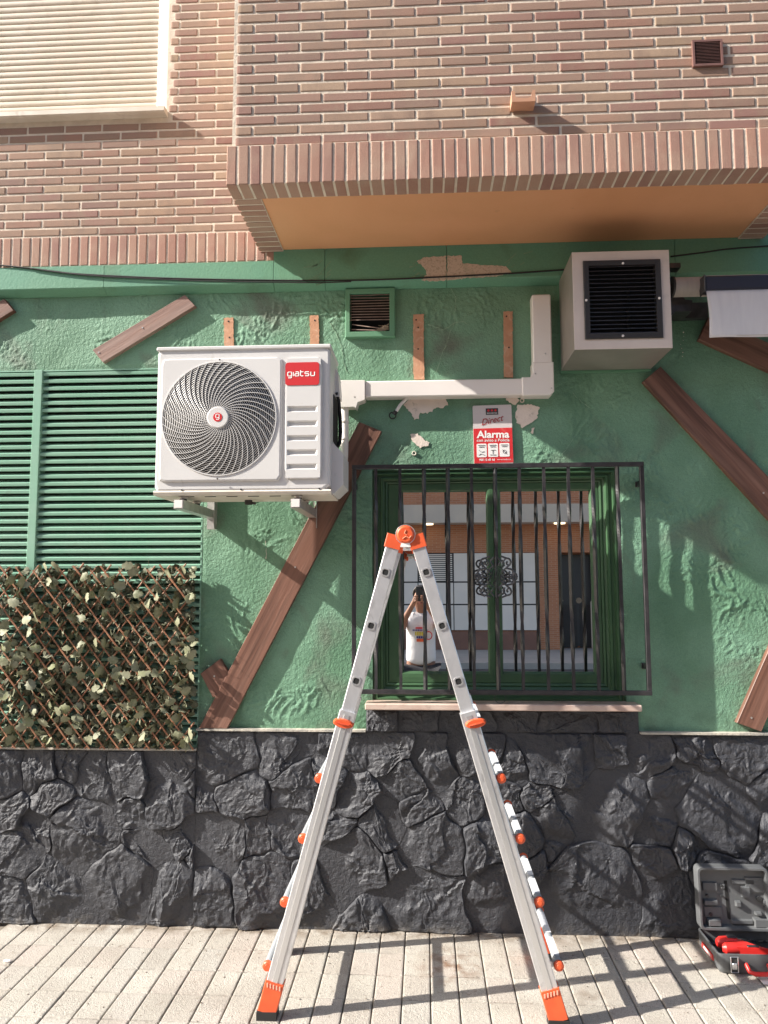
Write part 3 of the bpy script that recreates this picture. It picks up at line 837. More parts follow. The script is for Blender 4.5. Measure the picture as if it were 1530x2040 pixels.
# ------------------------------------------------------------------ window
yG = .055
wi = thing('window', ((WX0+WX1)/2, yG, WZ0), 'dark green casement window with mirror glass behind the iron grille', 'window')
def rect(x0, x1, z0, z1, y): return [(x0, y, z0), (x1, y, z0), (x1, y, z1), (x0, y, z1)]
fx0, fx1, fz0_, fz1_ = X(773, 1160, yG), X(1196, 1160, yG), Z(985, 1360, yG), Z(985, 963, yG)
L0 = (WX0, WX1, WZ0-.02, WZ1)
rings = []
steps = [(0, .006), (0, .014), (.10, .014), (.22, .005), (.30, .005), (.36, .022), (.48, .022), (.55, .014), (.66, .014), (.70, .030), (.82, .036), (.90, .030), (1, .034), (1, .075)]
for t, y in steps:
    rings.append(rect(L0[0]+.002+(fx0-L0[0]-.002)*t, L0[1]-.002+(fx1-L0[1]+.002)*t, L0[2]+.002+(fz0_-L0[2]-.002)*t, L0[3]-.002+(fz1_-L0[3]+.002)*t, y))
mb = MB(); mb.loft(rings); obj('frame', mb, M['wframe'], wi)
mb = MB(); mb.box(WX0-.02, WX1+.02, .12, .14, WZ0-.05, WZ1+.05); obj('dark_backing', mb, M['dark'], wi)
def sash(a, b, g0, g1, gt, gb):
    s = MB()
    rr = []
    for t, y in ((0, .09), (0, .040), (.06, .036), (.5, .036), (.80, .038), (.86, .044), (.97, .050), (1, .058)):
        rr.append(rect(a+(g0-a)*t, b+(g1-b)*t, fz0_+(gb-fz0_)*t, fz1_+(gt-fz1_)*t, y))
    s.loft(rr); so_ = obj('sash', s, M['wframe'], wi)
    p = MB(); p.box(g0-.004, g1+.004, yG, yG+.004, gb-.004, gt+.004); obj('glass_pane', p, M['glass'], so_)
xm = X(985, 1160, yG)
gt, gb = Z(985, 980, yG), Z(985, 1337, yG)
sash(fx0+.001, xm-.001, X(803, 1160, yG), X(970, 1160, yG), gt, gb)
sash(xm+.001, fx1-.001, X(1000, 1160, yG), X(1177, 1160, yG), gt, gb)
sx0, sx1 = X(727, 1405, -.11), X(1279, 1409, -.11)
mb = MB(); mb.bbox(sx0, sx1, -.115, .03, Z(1000, 1416, -.11), Z(1000, 1403.5, -.11), .004); obj('sill', mb, M['sill'], wi)

# ------------------------------------------------------------------ iron grille in front of the window
YC = -.09
cg = thing('window_grille', (X(990, 1380, YC), YC, Z(990, 1380, YC)), 'black wrought iron window grille with eleven twisted bars', 'grille')
cx0, cx1 = X(701, 1150, YC), X(1290, 1150, YC)
cz0, cz1 = Z(990, 1379, YC), Z(990, 928, YC)
mb = MB(); mb.bbox(cx0, cx1, YC-.012, YC+.012, cz1-.011, cz1+.011, .002); obj('top_rail', mb, M['black'], cg)
mb = MB(); mb.bbox(cx0, cx1, YC-.012, YC+.012, cz0-.011, cz0+.011, .002); obj('bottom_rail', mb, M['black'], cg)
for x in (cx0+.011, cx1-.011):
    mb = MB(); mb.bbox(x-.0105, x+.0105, YC-.0105, YC+.0105, cz0+.0112, cz1-.0112, .002); obj('post', mb, M['black'], cg)
for x in (cx0+.011, cx1-.011):
    for z in (cz0+.12, cz1-.09):
        mb = MB(); mb.box(x-.004, x+.004, YC+.0105, .0, z-.012, z+.012); mb.box(x-.009, x+.009, -.012, .0, z-.014, z+.014); obj('wall_tab', mb, M['black'], cg)
nseg = 72
pts = []; tw = []
for k in range(nseg+1):
    u = k/nseg; pts.append((0, 0, (u-.5)*(cz1-cz0-.022)))
    tw.append(max(0, min(1, (u-.10)/.28))*PI*.75 + max(0, min(1, (u-.62)/.28))*PI*.75)
bar = MB(); bar.tube(pts, .0105, 4, twist=tw)
barme = bar.mesh('bar', M['black'], origin=Vector((0, 0, 0)))[0]
tops = [747, 795.5, 843, 890.5, 938, 984.5, 1033, 1082, 1130, 1179, 1228]
bots = [751, 800, 849, 898, 946, 995, 1044, 1094, 1145, 1195, 1245]
for a, b in zip(tops, bots):
    x = (X(a, 935, YC)+X(b, 1375, YC))/2
    inst(cg, 'bar', barme, (x, YC, (cz0+cz1)/2), (0, 0, 0 if random.random() < .7 else PI/4))
# cast ornament with scrolls
oc = P(988, 1149, YC-.014); S = (CD+YC)/FPX/10.93
mb = MB()
for sx in (-1, 1):
    for sz in (-1, 1):
        def q_(L_): return [(oc.x+sx*-a*S, oc.y, oc.z+sz*b*S) for a, b in L_]
        def smooth(L_):
            out = []
            for i in range(len(L_)-1):
                p0 = L_[max(0, i-1)]; p1 = L_[i]; p2 = L_[i+1]; p3 = L_[min(len(L_)-1, i+2)]
                for k in range(5):
                    t = k/5
                    out.append(tuple(.5*((2*p1[c])+(-p0[c]+p2[c])*t+(2*p0[c]-5*p1[c]+4*p2[c]-p3[c])*t*t+(-p0[c]+3*p1[c]-3*p2[c]+p3[c])*t**3) for c in (0, 1)))
            return out+[L_[-1]]
        for L_, r in (([(-120,440),(-220,400),(-290,380),(-322,320),(-300,260),(-250,215),(-215,180)], .0026),
                      ([(-322,320),(-290,255),(-245,262),(-228,305),(-255,330)], .0022),
                      ([(-215,180),(-265,172),(-340,150),(-388,95),(-372,40),(-330,10)], .0027),
                      ([(-388,95),(-340,45),(-290,50),(-275,90),(-305,110)], .0022),
                      ([(-372,55),(-420,65),(-442,30),(-410,4)], .0024),
                      ([(-40,420),(-110,330),(-60,240),(-140,150),(-90,60)], .0024),
                      ([(-215,180),(-150,120),(-180,60),(-120,20)], .0024), ([(-220,400),(-150,300),(-190,230)], .0022)):
            mb.tube(q_([p for p in smooth(L_)]), r*2.0, 6)
        mb.ball((oc.x+sx*245*S, oc.y, oc.z+sz*310*S), .0042, 8, 5); mb.ball((oc.x+sx*300*S, oc.y, oc.z+sz*85*S), .0042, 8, 5)
mb.tube([(oc.x-440*S, oc.y, oc.z), (oc.x+440*S, oc.y, oc.z)], .0042, 6)
mb.tube([(oc.x, oc.y, oc.z-450*S), (oc.x, oc.y, oc.z+450*S)], .0055, 6)
mb.prism([(oc.x-130*S, oc.z), (oc.x-70*S, oc.z+150*S), (oc.x, oc.z+330*S), (oc.x+70*S, oc.z+150*S), (oc.x+130*S, oc.z), (oc.x+70*S, oc.z-150*S), (oc.x, oc.z-330*S), (oc.x-70*S, oc.z-150*S)], oc.y-.003, oc.y+.003)
for s in (-1, 1): mb.ball((oc.x+s*445*S, oc.y, oc.z), .006, 8, 6)
obj('scroll_ornament', mb, M['black'], cg, smooth=True, shade=50)
# tangled wire on the ornament and a loop below
mb = MB()
for k in range(4):
    pts = []
    for i in range(30):
        t = i/29*2*PI*1.6+k
        pts.append((oc.x+(.030+.014*math.sin(t*1.7+k))*math.cos(t), oc.y-.006-.004*math.sin(t*3), oc.z+.012*k-.02+(.055+.01*math.cos(t*2.3))*math.sin(t+.4*k)))
    mb.tube(pts, .0009, 4)
obj('tie_wire', mb, M['wframe'], cg)
p = P(996, 1390, YC); mb = MB(); mb.tube([(p.x+.027*math.cos(t), YC-.012, p.z+.024*math.sin(t)) for t in [PI*.75+1.75*PI*k/20 for k in range(21)]], .0014, 5)
obj('wire_loop', mb, M['black'], cg)

# ------------------------------------------------------------------ wooden boards
def board(pxs, label, name='wooden_board', y0=-.034, y1=.002, pale=False):
    pts = [Vector((P(a, b, y0).x, P(a, b, y0).z)) for a, b in pxs]
    mb = MB(); n = len(pts); b = .0025
    c = sum(pts, Vector((0, 0)))/n
    ins = []
    for i in range(n):
        e1 = (pts[i]-pts[i-1]).normalized(); e2 = (pts[(i+1) % n]-pts[i]).normalized()
        ins.append(pts[i] + (e2-e1).normalized()*b*1.3)
    mb.loft([[(p.x, y1, p.y) for p in pts], [(p.x, y0+b, p.y) for p in pts], [(p.x, y0, p.y) for p in ins]], cap0=True, cap1=True)
    d = max((pts[(i+1) % n]-pts[i] for i in range(n)), key=lambda e_: e_.length); ang = math.atan2(d.y, d.x)
    k = round(ang, 2)
    mk = 'wood%s%s' % (k, pale)
    if mk not in M:
        M[mk] = mat('stained_pine', (.20,.095,.065) if not pale else (.30,.20,.165), .5, col2=(.105,.048,.032) if not pale else (.22,.135,.11), vscale=14, vsharp=(.42,.62), bump=.0012, bscale=34,
                    dirt=((.27,.15,.11), 5, .5, .8), stretch=(1,1,1,(0, ang, 0)), grain=.1)
        mp = [n_ for n_ in M[mk].node_tree.nodes if n_.type == 'MAPPING'][0]
        mp.vector_type = 'POINT'; mp.inputs['Scale'].default_value = (.16, 1, 3.0)
        # rotate first, then stretch
        nt = M[mk].node_tree; m2 = nt.nodes.new('ShaderNodeMapping'); m2.inputs['Rotation'].default_value = (0, ang, 0)
        g_ = [n_ for n_ in nt.nodes if n_.type == 'NEW_GEOMETRY'][0]
        nt.links.new(g_.outputs['Position'], m2.inputs[0]); nt.links.new(m2.outputs[0], mp.inputs[0]); mp.inputs['Rotation'].default_value = (0, 0, 0)
    root = thing(name, (c.x, 0, min(p.y for p in pts)), label, 'board', 'dark wooden boards fixed on the green wall')
    obj('plank', mb, M[mk], root)
    return root, pts, y0
def screws(bd, pl_):
    for a, b in pl_:
        p = P(a, b, bd[2]); mb = MB(); mb.disc((p.x, bd[2]-.0006, p.z), (0,-1,0), .0045, .0016, 10); obj('screw', mb, M['silver'], bd[0])
B1 = board([(184,697),(368,587),(389,609),(205,722)], 'short wooden board, coloured paler as if in grazing sun, tilted above the louvre, left of the air conditioner top', pale=True)  # paler base colour stands for the grazing sun's gloss on this board
screws(B1, [(197,702),(284,653)])
board([(-90,650),(8,595),(27,618),(-70,678)], 'wooden board end at the left photo edge under the green band')
B3 = board([(396,1451),(715,840),(760,859),(452,1452)], 'long brown wooden board running diagonally down behind the air conditioner', y0=-.036)
screws(B3, [(588,1130)])
B4 = board([(399,1342),(438,1313),(475,1370),(424,1390)], 'small wooden offcut poking out left of the long diagonal board', y0=-.030)
screws(B4, [(427,1347)])
B5 = board([(1281,760),(1316,730),(1600,1020),(1600,1108)], 'long wooden board slanting down right from under the metal vent box')
screws(B5, [(1521,982)])
B6 = board([(1468,1440),(1590,1160),(1640,1180),(1517,1458)], 'wooden board rising from the plinth at the lower right edge')
screws(B6, [(1497,1430)])
board([(1392,676),(1412,632),(1620,720),(1600,770)], 'wooden board half hidden behind the rolled awning')

# ------------------------------------------------------------------ vent in the green wall
vt = thing('wall_vent', ((VX0+VX1)/2, 0, VZ0), 'green framed wall vent with broken lower slats above the white trunking', 'vent')
ox0, ox1, oz0, oz1 = X(688, 640, -.03), X(787, 640, -.03), Z(735, 671, -.03), Z(735, 574, -.03)
ix0, ix1, iz0, iz1 = X(697, 620, -.03), X(776, 620, -.03), Z(735, 660, -.03), Z(735, 584, -.03)
mb = MB(); mb.loft([rect(ox0, ox1, oz0, oz1, .0), rect(ox0, ox1, oz0, oz1, -.026), rect(ox0+.003, ox1-.003, oz0+.003, oz1-.003, -.030), rect(ix0-.002, ix1+.002, iz0-.002, iz1+.002, -.030), rect(ix0, ix1, iz0, iz1, -.028), rect(ix0, ix1, iz0, iz1, .06)])
obj('frame', mb, M['green'], vt)
mb = MB(); mb.box(ix0-.01, ix1+.01, .058, .07, iz0-.01, iz1+.01); obj('backing', mb, M['dark'], vt)
n = 10
prof = [(-.020, -.003), (-.0195, .0005), (-.003, .0075), (-.002, .006)]
mb = MB(); mb.prism(prof, ix0, ix1, 'x'); me, c = mb.mesh('slat', M['beige_slat'], origin=Vector(((ix0+ix1)/2, 0, 0)))
for k in range(n):
    z = iz1-.006-(iz1-iz0)*.072*k
    inst(vt, 'slat', me, (c.x, 0, z), (0, random.uniform(-.012, .012), 0))
inst(vt, 'slat', me, (c.x-.012, 0, iz0+.030), (0, .16, 0), (.8, 1, 1), 'broken slat hanging at a tilt')
inst(vt, 'slat', me, (c.x-.01, 0, iz0+.012), (0, .05, 0), (.85, 1, 1))
mb = MB(); mb.ball((ix1-.022, -.012, iz0+.022), .018, 9, 6, (1, .6, .9)); mb.ball((ix1-.05, -.006, iz0+.014), .014, 9, 6, (1.4, .6, .7))
for v in mb.v: v += Vector((noise.noise(v*120), noise.noise(v*120+Vector((5, 0, 0))), noise.noise(v*120+Vector((0, 5, 0)))))*.007
for k in range(9): mb.tube([(ix1-.07+random.uniform(0, .05), -.02, iz0+.008+random.uniform(0, .03)), (ix1-.005, -.022, iz0+.01+random.uniform(0, .035))], .0012, 4)
tag(obj('bird_nest', mb, M['nest'], None), 'dry straw clump stuck in the broken corner of the wall vent', 'nest')

# ------------------------------------------------------------------ metal vent box
YV = -.364
vb = thing('vent_box', (X(1240, 700, YV), -.1, Z(1240, 697, YV)), 'pale sheet metal vent box with black square grille under the overhang', 'vent box')
bx0, bx1, bz0, bz1 = X(1142, 600, YV), X(1336.5, 600, YV), Z(1240, 695, YV), Z(1240, 500, YV)
def r2(x0, x1, z0, z1, y): return rect(x0, x1, z0, z1, y)
gx0_, gx1_, gz0, gz1 = X(1163, 600, YV), X(1318, 600, YV), Z(1240, 675, YV), Z(1240, 519, YV)
mb = MB(); mb.loft([r2(bx0, bx1, bz0, bz1, YV+.001), r2(bx0+.001, bx1-.001, bz0+.001, bz1-.001, YV), r2(gx0_, gx1_, gz0, gz1, YV), r2(gx0_, gx1_, gz0, gz1, YV+.05)])
obj('front_panel', mb, M['sheet'], vb)
mb = MB(); mb.loft([r2(bx0, bx1, bz0, bz1, YV+.0012), r2(bx0, bx1, bz0, bz1, .0)]); mb.box(bx0, bx1, -.02, -.01, bz0, bz1)
obj('casing', mb, M['galv'], vb)
mb = MB(); mb.box(bx0-.004, bx0, -.02, -.006, bz0-.01, bz1); mb.box(bx0-.004, bx1+.004, -.024, -.006, bz0-.012, bz0-.001); obj('seal', mb, M['green'], vb)
w = .0255
mb = MB(); mb.loft([r2(gx0_, gx1_, gz0, gz1, YV-.001), r2(gx0_, gx1_, gz0, gz1, YV-.007), r2(gx0_+.003, gx1_-.003, gz0+.003, gz1-.003, YV-.009), r2(gx0_+w, gx1_-w, gz0+w, gz1-w, YV-.009), r2(gx0_+w, gx1_-w, gz0+w, gz1-w, YV+.03)])
obj('grille_frame', mb, M['darkgrey'], vb)
mb = MB(); mb.box(gx0_+.004, gx1_-.004, YV+.075, YV+.08, gz0+.004, gz1-.004); mb.tube([((gx0_+gx1_)/2+.04, YV+.06, gz0+.02), ((gx0_+gx1_)/2+.045, YV+.06, gz1-.12), ((gx0_)+.02, YV+.06, gz1-.11)], .01, 6); obj('backing', mb, M['dark'], vb)
mb = MB(); mb.prism([(YV-.006, -.0035), (YV-.0055, -.001), (YV+.012, .009), (YV+.0125, .0075)], gx0_+w-.002, gx1_-w+.002, 'x')
me, c = mb.mesh('slat', M['black'], origin=Vector(((gx0_+gx1_)/2, YV, 0)))
ns = 17
for k in range(ns): inst(vb, 'slat', me, (c.x, YV, gz0+w+.004+(gz1-gz0-2*w-.008)*k/(ns-1)))
for (a, b) in ((1241,524.5),(1168,598),(1313.5,594),(1241,669)):
    p = P(a, b, YV-.009); mb = MB(); mb.disc((p.x, YV-.0088, p.z), (0,-1,0), .006, .003, 12, .0012); obj('screw', mb, M['pvc'], vb)

# ------------------------------------------------------------------ rolled awning, right edge
YA = -.20
aw = thing('rolled_awning', (X(1450, 620, YA), YA, Z(1450, 650, YA)), 'rolled up grey awning with dark bar and hanging valance at the right edge', 'awning')
az = Z(1370, 572, YA); ar = 19.5*(CD+YA)/FPX
ax0 = X(1341, 572, YA)
mb = MB(); mb.disc((ax0, YA, az), (1,0,0), ar, 1.2, 28); obj('fabric_roll', mb, M['fabric_warm'], aw, smooth=True, shade=40)
mb = MB(); mb.disc((ax0-.012, YA, az), (1,0,0), ar*1.1, .010, 24); mb.disc((ax0-.05, YA, az), (1,0,0), .012, .06, 12); obj('roll_end', mb, M['darkgrey'], aw)
mb = MB(); zz = Z(1355, 533, -.13); mb.box(ax0-.02, ax0+.055, -.16, -.10, zz-.012, zz+.012); obj('bracket_arm', mb, M['black'], aw); zz = Z(1350, 615, -.13); mb = MB()
mb.prism([(ax0-.03, zz-.05), (ax0-.01, zz-.055), (ax0+.02, zz-.025), (ax0+.10, zz-.025), (ax0+.105, zz+.03), (ax0+.07, zz+.035), (ax0+.06, zz+.05), (ax0-.03, zz+.05)], -.16, -.06); obj('bracket_arm', mb, M['black'], aw); mb = MB()
mb.box(ax0-.03, ax0+.22, -.05, -.01, zz-.02, zz+.06)
obj('wall_mount', mb, M['black'], aw)
yv = YA-.085
vx0 = X(1405, 560, yv); vz1 = Z(1450, 550, yv); vz0 = Z(1450, 579, yv); fzb = Z(1450, 674, yv)
mb = MB(); mb.prism([(yv-.008, vz0), (yv-.012, vz0+.01), (yv-.012, vz1-.008), (yv-.004, vz1), (yv+.05, vz1+.004), (yv+.05, vz0)], vx0, 2.1, 'x'); obj('front_bar', mb, M['navy'], aw)
mb = MB(); mb.prism([(yv-.004, vz1+.001), (yv-.003, vz1+.004), (yv+.052, vz1+.009), (yv+.052, vz1+.0045)], vx0-.01, 2.1, 'x'); obj('bar_trim', mb, M['fabric_warm'], aw)
mb = MB(); mb.bbox(vx0-.010, vx0-.001, yv-.014, yv+.054, vz0-.008, vz1+.006, .003); obj('bar_end_cap', mb, M['black'], aw)
mb = MB(); nx, nz_ = 40, 14; grid = []
for j in range(nz_+1):
    for i in range(nx+1):
        u, v = i/nx, j/nz_
        xx = vx0+.004*math.sin(v*3)+ (2.1-vx0)*u
        grid.append((xx, yv-.006-.014*math.sin(v*2.2)*(1-.3*math.sin(u*9))-.006*v*math.sin(u*14), vz0+(fzb-vz0)*v))
fs = [(j*(nx+1)+i, j*(nx+1)+i+1, (j+1)*(nx+1)+i+1, (j+1)*(nx+1)+i) for j in range(nz_) for i in range(nx)]
mb.add(grid, fs); va = obj('valance', mb, M['fabric'], aw, smooth=True)
va.modifiers.new('thick', 'SOLIDIFY').thickness = .0015
mb = MB(); mb.tube([(vx0+.004+(2.1-vx0)*u/20, yv-.0175, fzb+.008+.0*u) for u in range(21)], .0012, 4); obj('hem_stitch', mb, M['fabric_warm'], aw)

# ------------------------------------------------------------------ air conditioner
YAC = -.53
A0 = P(308.5, 836, YAC).x; A1 = P(657, 836, YAC).x
AZ1 = Z(480, 690, YAC); AZ0 = Z(480, 977, YAC)
YR = -.225
ac = thing('air_conditioner', ((A0+A1)/2, -.3, AZ0), 'white outdoor air conditioner unit with round fan grille and red badge on brackets', 'air conditioner')
fc = P(436, 833, YAC); FR = 117.5*(CD+YAC)/FPX
NA = 120
def rrect(x0, x1, z0, z1, r, y, n=NA, c=None):
    """rounded rectangle sampled by angle about c"""
    cx, cz = c if c else ((x0+x1)/2, (z0+z1)/2); out = []
    for k in range(n):
        a = 2*PI*(k+.5)/n; d = (math.cos(a), math.sin(a)); lo, hi = 0, 3
        for _ in range(26):
            t = (lo+hi)/2; x, z = cx+d[0]*t, cz+d[1]*t
            qx = max(x0+r-x, x-x1+r, 0); qz = max(z0+r-z, z-z1+r, 0)
            if math.hypot(qx, qz) <= r: lo = t
            else: hi = t
        out.append((cx+d[0]*lo, y, cz+d[1]*lo))
    return out
def circ(r, y, n=NA): return [(fc.x+math.cos(2*PI*(k+.5)/n)*r, y, fc.z+math.sin(2*PI*(k+.5)/n)*r) for k in range(n)]
yc_ = YAC+.012
cc = (fc.x, fc.z)
mb = MB()
mb.loft([rrect(A0, A1, AZ0, AZ1, .006, YR, c=cc), rrect(A0, A1, AZ0, AZ1, .006, yc_+.012, c=cc), rrect(A0+.004, A1-.004, AZ0+.003, AZ1-.004, .012, yc_+.003, c=cc), rrect(A0+.012, A1-.012, AZ0+.01, AZ1-.012, .016, yc_, c=cc), circ(FR+.004, yc_), circ(FR+.001, yc_+.08)], cap0=True)
obj('casing', mb, M['paint_white'], ac)
# lid line and lower skirt
mb = MB(); mb.bbox(A0-.003, A1+.003, YAC+.004, YR-.004+.008, AZ1-.012, AZ1+.006, .004); obj('top_cover', mb, M['paint_white'], ac)
mb = MB(); mb.prism([(yc_+.003, AZ0+.004), (yc_-.002, AZ0-.004), (yc_+.006, AZ0-.018), (YR-.004, AZ0-.018), (YR-.004, AZ0+.004)], A0-.003, A1+.004, 'x'); obj('base_tray', mb, M['white_dirty'], ac)
# square fan panel with round opening
px0, px1, pz0, pz1 = X(318, 833, YAC), X(561, 833, YAC), Z(440, 959, YAC), Z(440, 712, YAC)
mb = MB(); mb.loft([rrect(px0, px1, pz0, pz1, .018, yc_+.001, c=cc), rrect(px0+.004, px1-.004, pz0+.004, pz1-.004, .016, YAC+.002, c=cc), rrect(px0+.009, px1-.009, pz0+.009, pz1-.009, .014, YAC, c=cc), circ(FR+.0065, YAC), circ(FR+.0045, YAC-.004), circ(FR, YAC-.004), circ(FR-.002, YAC+.006), circ(FR-.002, YAC+.05)])
obj('fan_panel', mb, M['paint_white'], ac)
mb = MB(); mb.loft([circ(FR-.0021, YAC+.01), circ(FR-.0021, YAC+.16)], cap1=True); obj('fan_shroud', mb, M['dark'], ac)
# concentric wires and swept spokes
HR = 22.5*(CD+YAC)/FPX
mb = MB(); nr = 25
for k in range(nr):
    r = HR+.004+(FR-HR-.010)*k/(nr-1); bul = .010*(1-(r/FR)**2)
    mb.tube([(fc.x+r*math.cos(t), YAC-.001-bul, fc.z+r*math.sin(t)) for t in [2*PI*q/56 for q in range(56)]], .0015, 3, closed=True)
obj('guard_ring', mb, M['paint_white'], ac, kind='stuff')
mb = MB(); nsp = 44
for k in range(nsp):
    pts = []
    for i in range(13):
        u = i/12; r = HR*.9+(FR-HR*.9)*u; a = 2*PI*k/nsp + 1.05*(u**.75)
        pts.append((fc.x+r*math.cos(-a), YAC-.0035-.010*(1-(r/FR)**2), fc.z+r*math.sin(-a)))
    mb.tube(pts, .0017, 4)
obj('guard_spoke', mb, M['paint_white'], ac, kind='stuff')
mb = MB(); mb.disc((fc.x, YAC-.008, fc.z), (0,-1,0), HR, .012, 40, .004); hub = obj('hub_cap', mb, M['paint_white'], ac, smooth=True, shade=30)
mb = MB(); mb.disc((fc.x, YAC-.0198, fc.z), (0,-1,0), .0205, .0016, 32); obj('hub_badge', mb, M['badge'], hub)
mb = MB()                                   # fan blades behind the guard
for k in range(3):
    a0 = 2*PI*k/3+.5; ring1 = []; ring2 = []
    for i in range(9):
        a = a0+i/8*1.5; ring1.append((fc.x+.06*math.cos(a), YAC+.06+.05*i/8, fc.z+.06*math.sin(a))); rr = .225+.02*math.sin(i/8*PI)
        ring2.append((fc.x+rr*math.cos(a+.35), YAC+.045+.07*i/8, fc.z+rr*math.sin(a+.35)))
    mb.loft([ring1, ring2], closed=False)
mb.disc((fc.x, YAC+.04, fc.z), (0,1,0), .065, .09, 24)
fb = obj('fan', mb, mat('grey_fan_plastic', (.045,.045,.045), .6), ac, smooth=True, shade=30)
for zz in (pz1-.012, pz0+.012):
    mb = MB(); mb.disc((fc.x, YAC-.0035, zz), (0,-1,0), .004, .002, 10); obj('screw', mb, M['darkgrey'], ac)
# right panel with five pressed slots
rx0, rx1, rz0, rz1 = X(567, 833, YAC), X(641, 833, YAC), Z(600, 954, YAC), Z(600, 711, YAC)
mb = MB()
slots = [(808.5, 820.5), (837.5, 849.5), (866.5, 878.5), (895, 907), (923.5, 935)]
sx0_, sx1_ = X(572, 833, YAC), X(632, 833, YAC)
mb.loft([rrect(rx0, rx1, rz0, rz1, .014, yc_+.001, 64), rrect(rx0+.003, rx1-.003, rz0+.003, rz1-.003, .012, YAC+.001, 64), rrect(rx0+.006, rx1-.006, rz0+.006, rz1-.006, .010, YAC, 64)])
zc = [rz1-.0062]; holes_ = []
for a, b in slots:
    za, zb = Z(600, a, YAC), Z(600, b, YAC); holes_.append((zb, za))
ex0, ex1 = rx0+.0062, rx1-.0062
prev = rz1-.006
for zb, za in holes_:
    mb.add(rect(ex0, ex1, za, prev, YAC), [(0,1,2,3)])
    mb.add(rect(ex0, sx0_, zb, za, YAC), [(0,1,2,3)]); mb.add(rect(sx1_, ex1, zb, za, YAC), [(0,1,2,3)])
    mb.loft([rect(sx0_, sx1_, zb, za, YAC), rect(sx0_+.010, sx1_-.012, zb+.007, za-.007, YAC+.011)], cap1=True)
    prev = zb
mb.add(rect(ex0, ex1, rz0+.006, prev, YAC), [(0,1,2,3)])
obj('service_panel', mb, M['paint_white'], ac)
# badge and its lettering
lx0, lx1, lz0, lz1 = X(568.5, 745, YAC), X(636, 745, YAC), Z(600, 767.5, YAC), Z(600, 722, YAC)
mb = MB(); mb.loft([rrect(lx0, lx1, lz0, lz1, .012, YAC-.0002, 64), rrect(lx0, lx1, lz0, lz1, .012, YAC-.0022, 64)], cap1=True); badge = obj('badge', mb, M['badge'], ac)
def arc(cx, cz, r, a0, a1, n=8): return [(cx+r*math.cos(a0+(a1-a0)*k/n), cz+r*math.sin(a0+(a1-a0)*k/n)) for k in range(n+1)]
def stroke(parent, name, strokes, ox, oz, s, y, r, mt):
    mb = MB()
    for k, st in enumerate(strokes): mb.tube([(ox+a*s, y-.00004*k, oz+b*s) for a, b in st], r, 8, flat=.35)
    return obj(name, mb, mt, parent)
q4 = [(0.15,0),(.85,0),(1,.15),(1,1.05),(.85,1.2),(.15,1.2),(0,1.05),(0,.15),(.15,0)]
G_ = [[(1,.1),(.85,0),(.15,0),(0,.15),(0,.95),(.15,1.1),(1,1.1),(1,-.35),(.85,-.5),(.1,-.5)]]
I_ = [[(0,0),(0,1.1)]]
A_ = [[(.1,1.1),(.85,1.1),(1,.95),(1,0),(.15,0),(0,.12),(0,.5),(.12,.62),(1,.62)]]
T_ = [[(0,1.55),(0,.15),(.15,0),(.7,0)],[(0,1.1),(.7,1.1)]]
S_ = [[(1,1.1),(.15,1.1),(0,.98),(0,.68),(.15,.56),(.85,.56),(1,.44),(1,.12),(.85,0),(0,0)]]
U_ = [[(0,1.1),(0,.15),(.15,0),(.85,0),(1,.15),(1,1.1)]]
s = (lx1-lx0)/9.6; ox = lx0+s*.75; oz = lz0+(lz1-lz0)*.40
for gl, adv in ((G_,1.45),(I_,.42),(A_,1.45),(T_,1.15),(S_,1.5),(U_,1.4)):
    stroke(badge, 'letter', gl, ox, oz, s*1.05, YAC-.0023, .0026, M['print_white']); ox += s*adv*1.05+s*.05
stroke(hub, 'letter', G_, fc.x-.0075, fc.z-.0035, .015, YAC-.0216, .0019, M['print_white'])
# side: rear edge strip, service opening, valve cover, conduit entry
yv0, yv1 = -.47, -.24
A1s = A1+.0005
mb = MB(); vcx = A1+.055
zt, zb_, zc_ = Z(672, 905, -.35), Z(680, 985, -.35), Z(675, 992, -.35)
mb.prism([(A1s-.002, zt+.04), (vcx-.012, zt-.005), (vcx, zt-.02), (vcx, zb_+.03), (A1s+.012, zb_-.01), (A1s-.002, zb_-.01)], yv0, yv1)
obj('valve_cover', mb, M['paint_white'], ac)
mb = MB(); mb.prism([(A1s-.002, AZ1-.05), (A1s+.012, AZ1-.07), (A1s+.020, AZ1-.16), (A1s+.020, AZ1-.19), (A1s-.002, AZ1-.19)], -.33, -.23); obj('side_rib', mb, M['paint_white'], ac)
mb = MB(); mb.box(A1s-.002, A1s+.004, -.41, -.25, zt+.05, AZ1-.20); obj('service_opening', mb, M['dark'], ac)
# feet screws in front skirt
for a in (362, 480, 636):
    p = P(a, 975, yc_); mb = MB(); mb.disc((p.x, yc_+.001, AZ0+.006), (0,-1,0), .004, .003, 8); obj('screw', mb, M['darkgrey'], ac)
for k in range(6):                          # pressed ribs of the underside
    x = A0+.12+k*.1
    mb = MB(); mb.box(x, x+.05, -.47, -.46, AZ0-.0205, AZ0-.0175); obj('drain_slot', mb, M['darkgrey'], ac)
mb = MB(); p = P(495, 1003, -.3); mb.disc((p.x, -.3, AZ0-.018), (0,0,-1), .018, .022, 14); mb.tube([(p.x, -.3, AZ0-.03), (p.x+.035, -.3, AZ0-.034)], .007, 8); obj('drain_nozzle', mb, M['darkgrey'], ac)

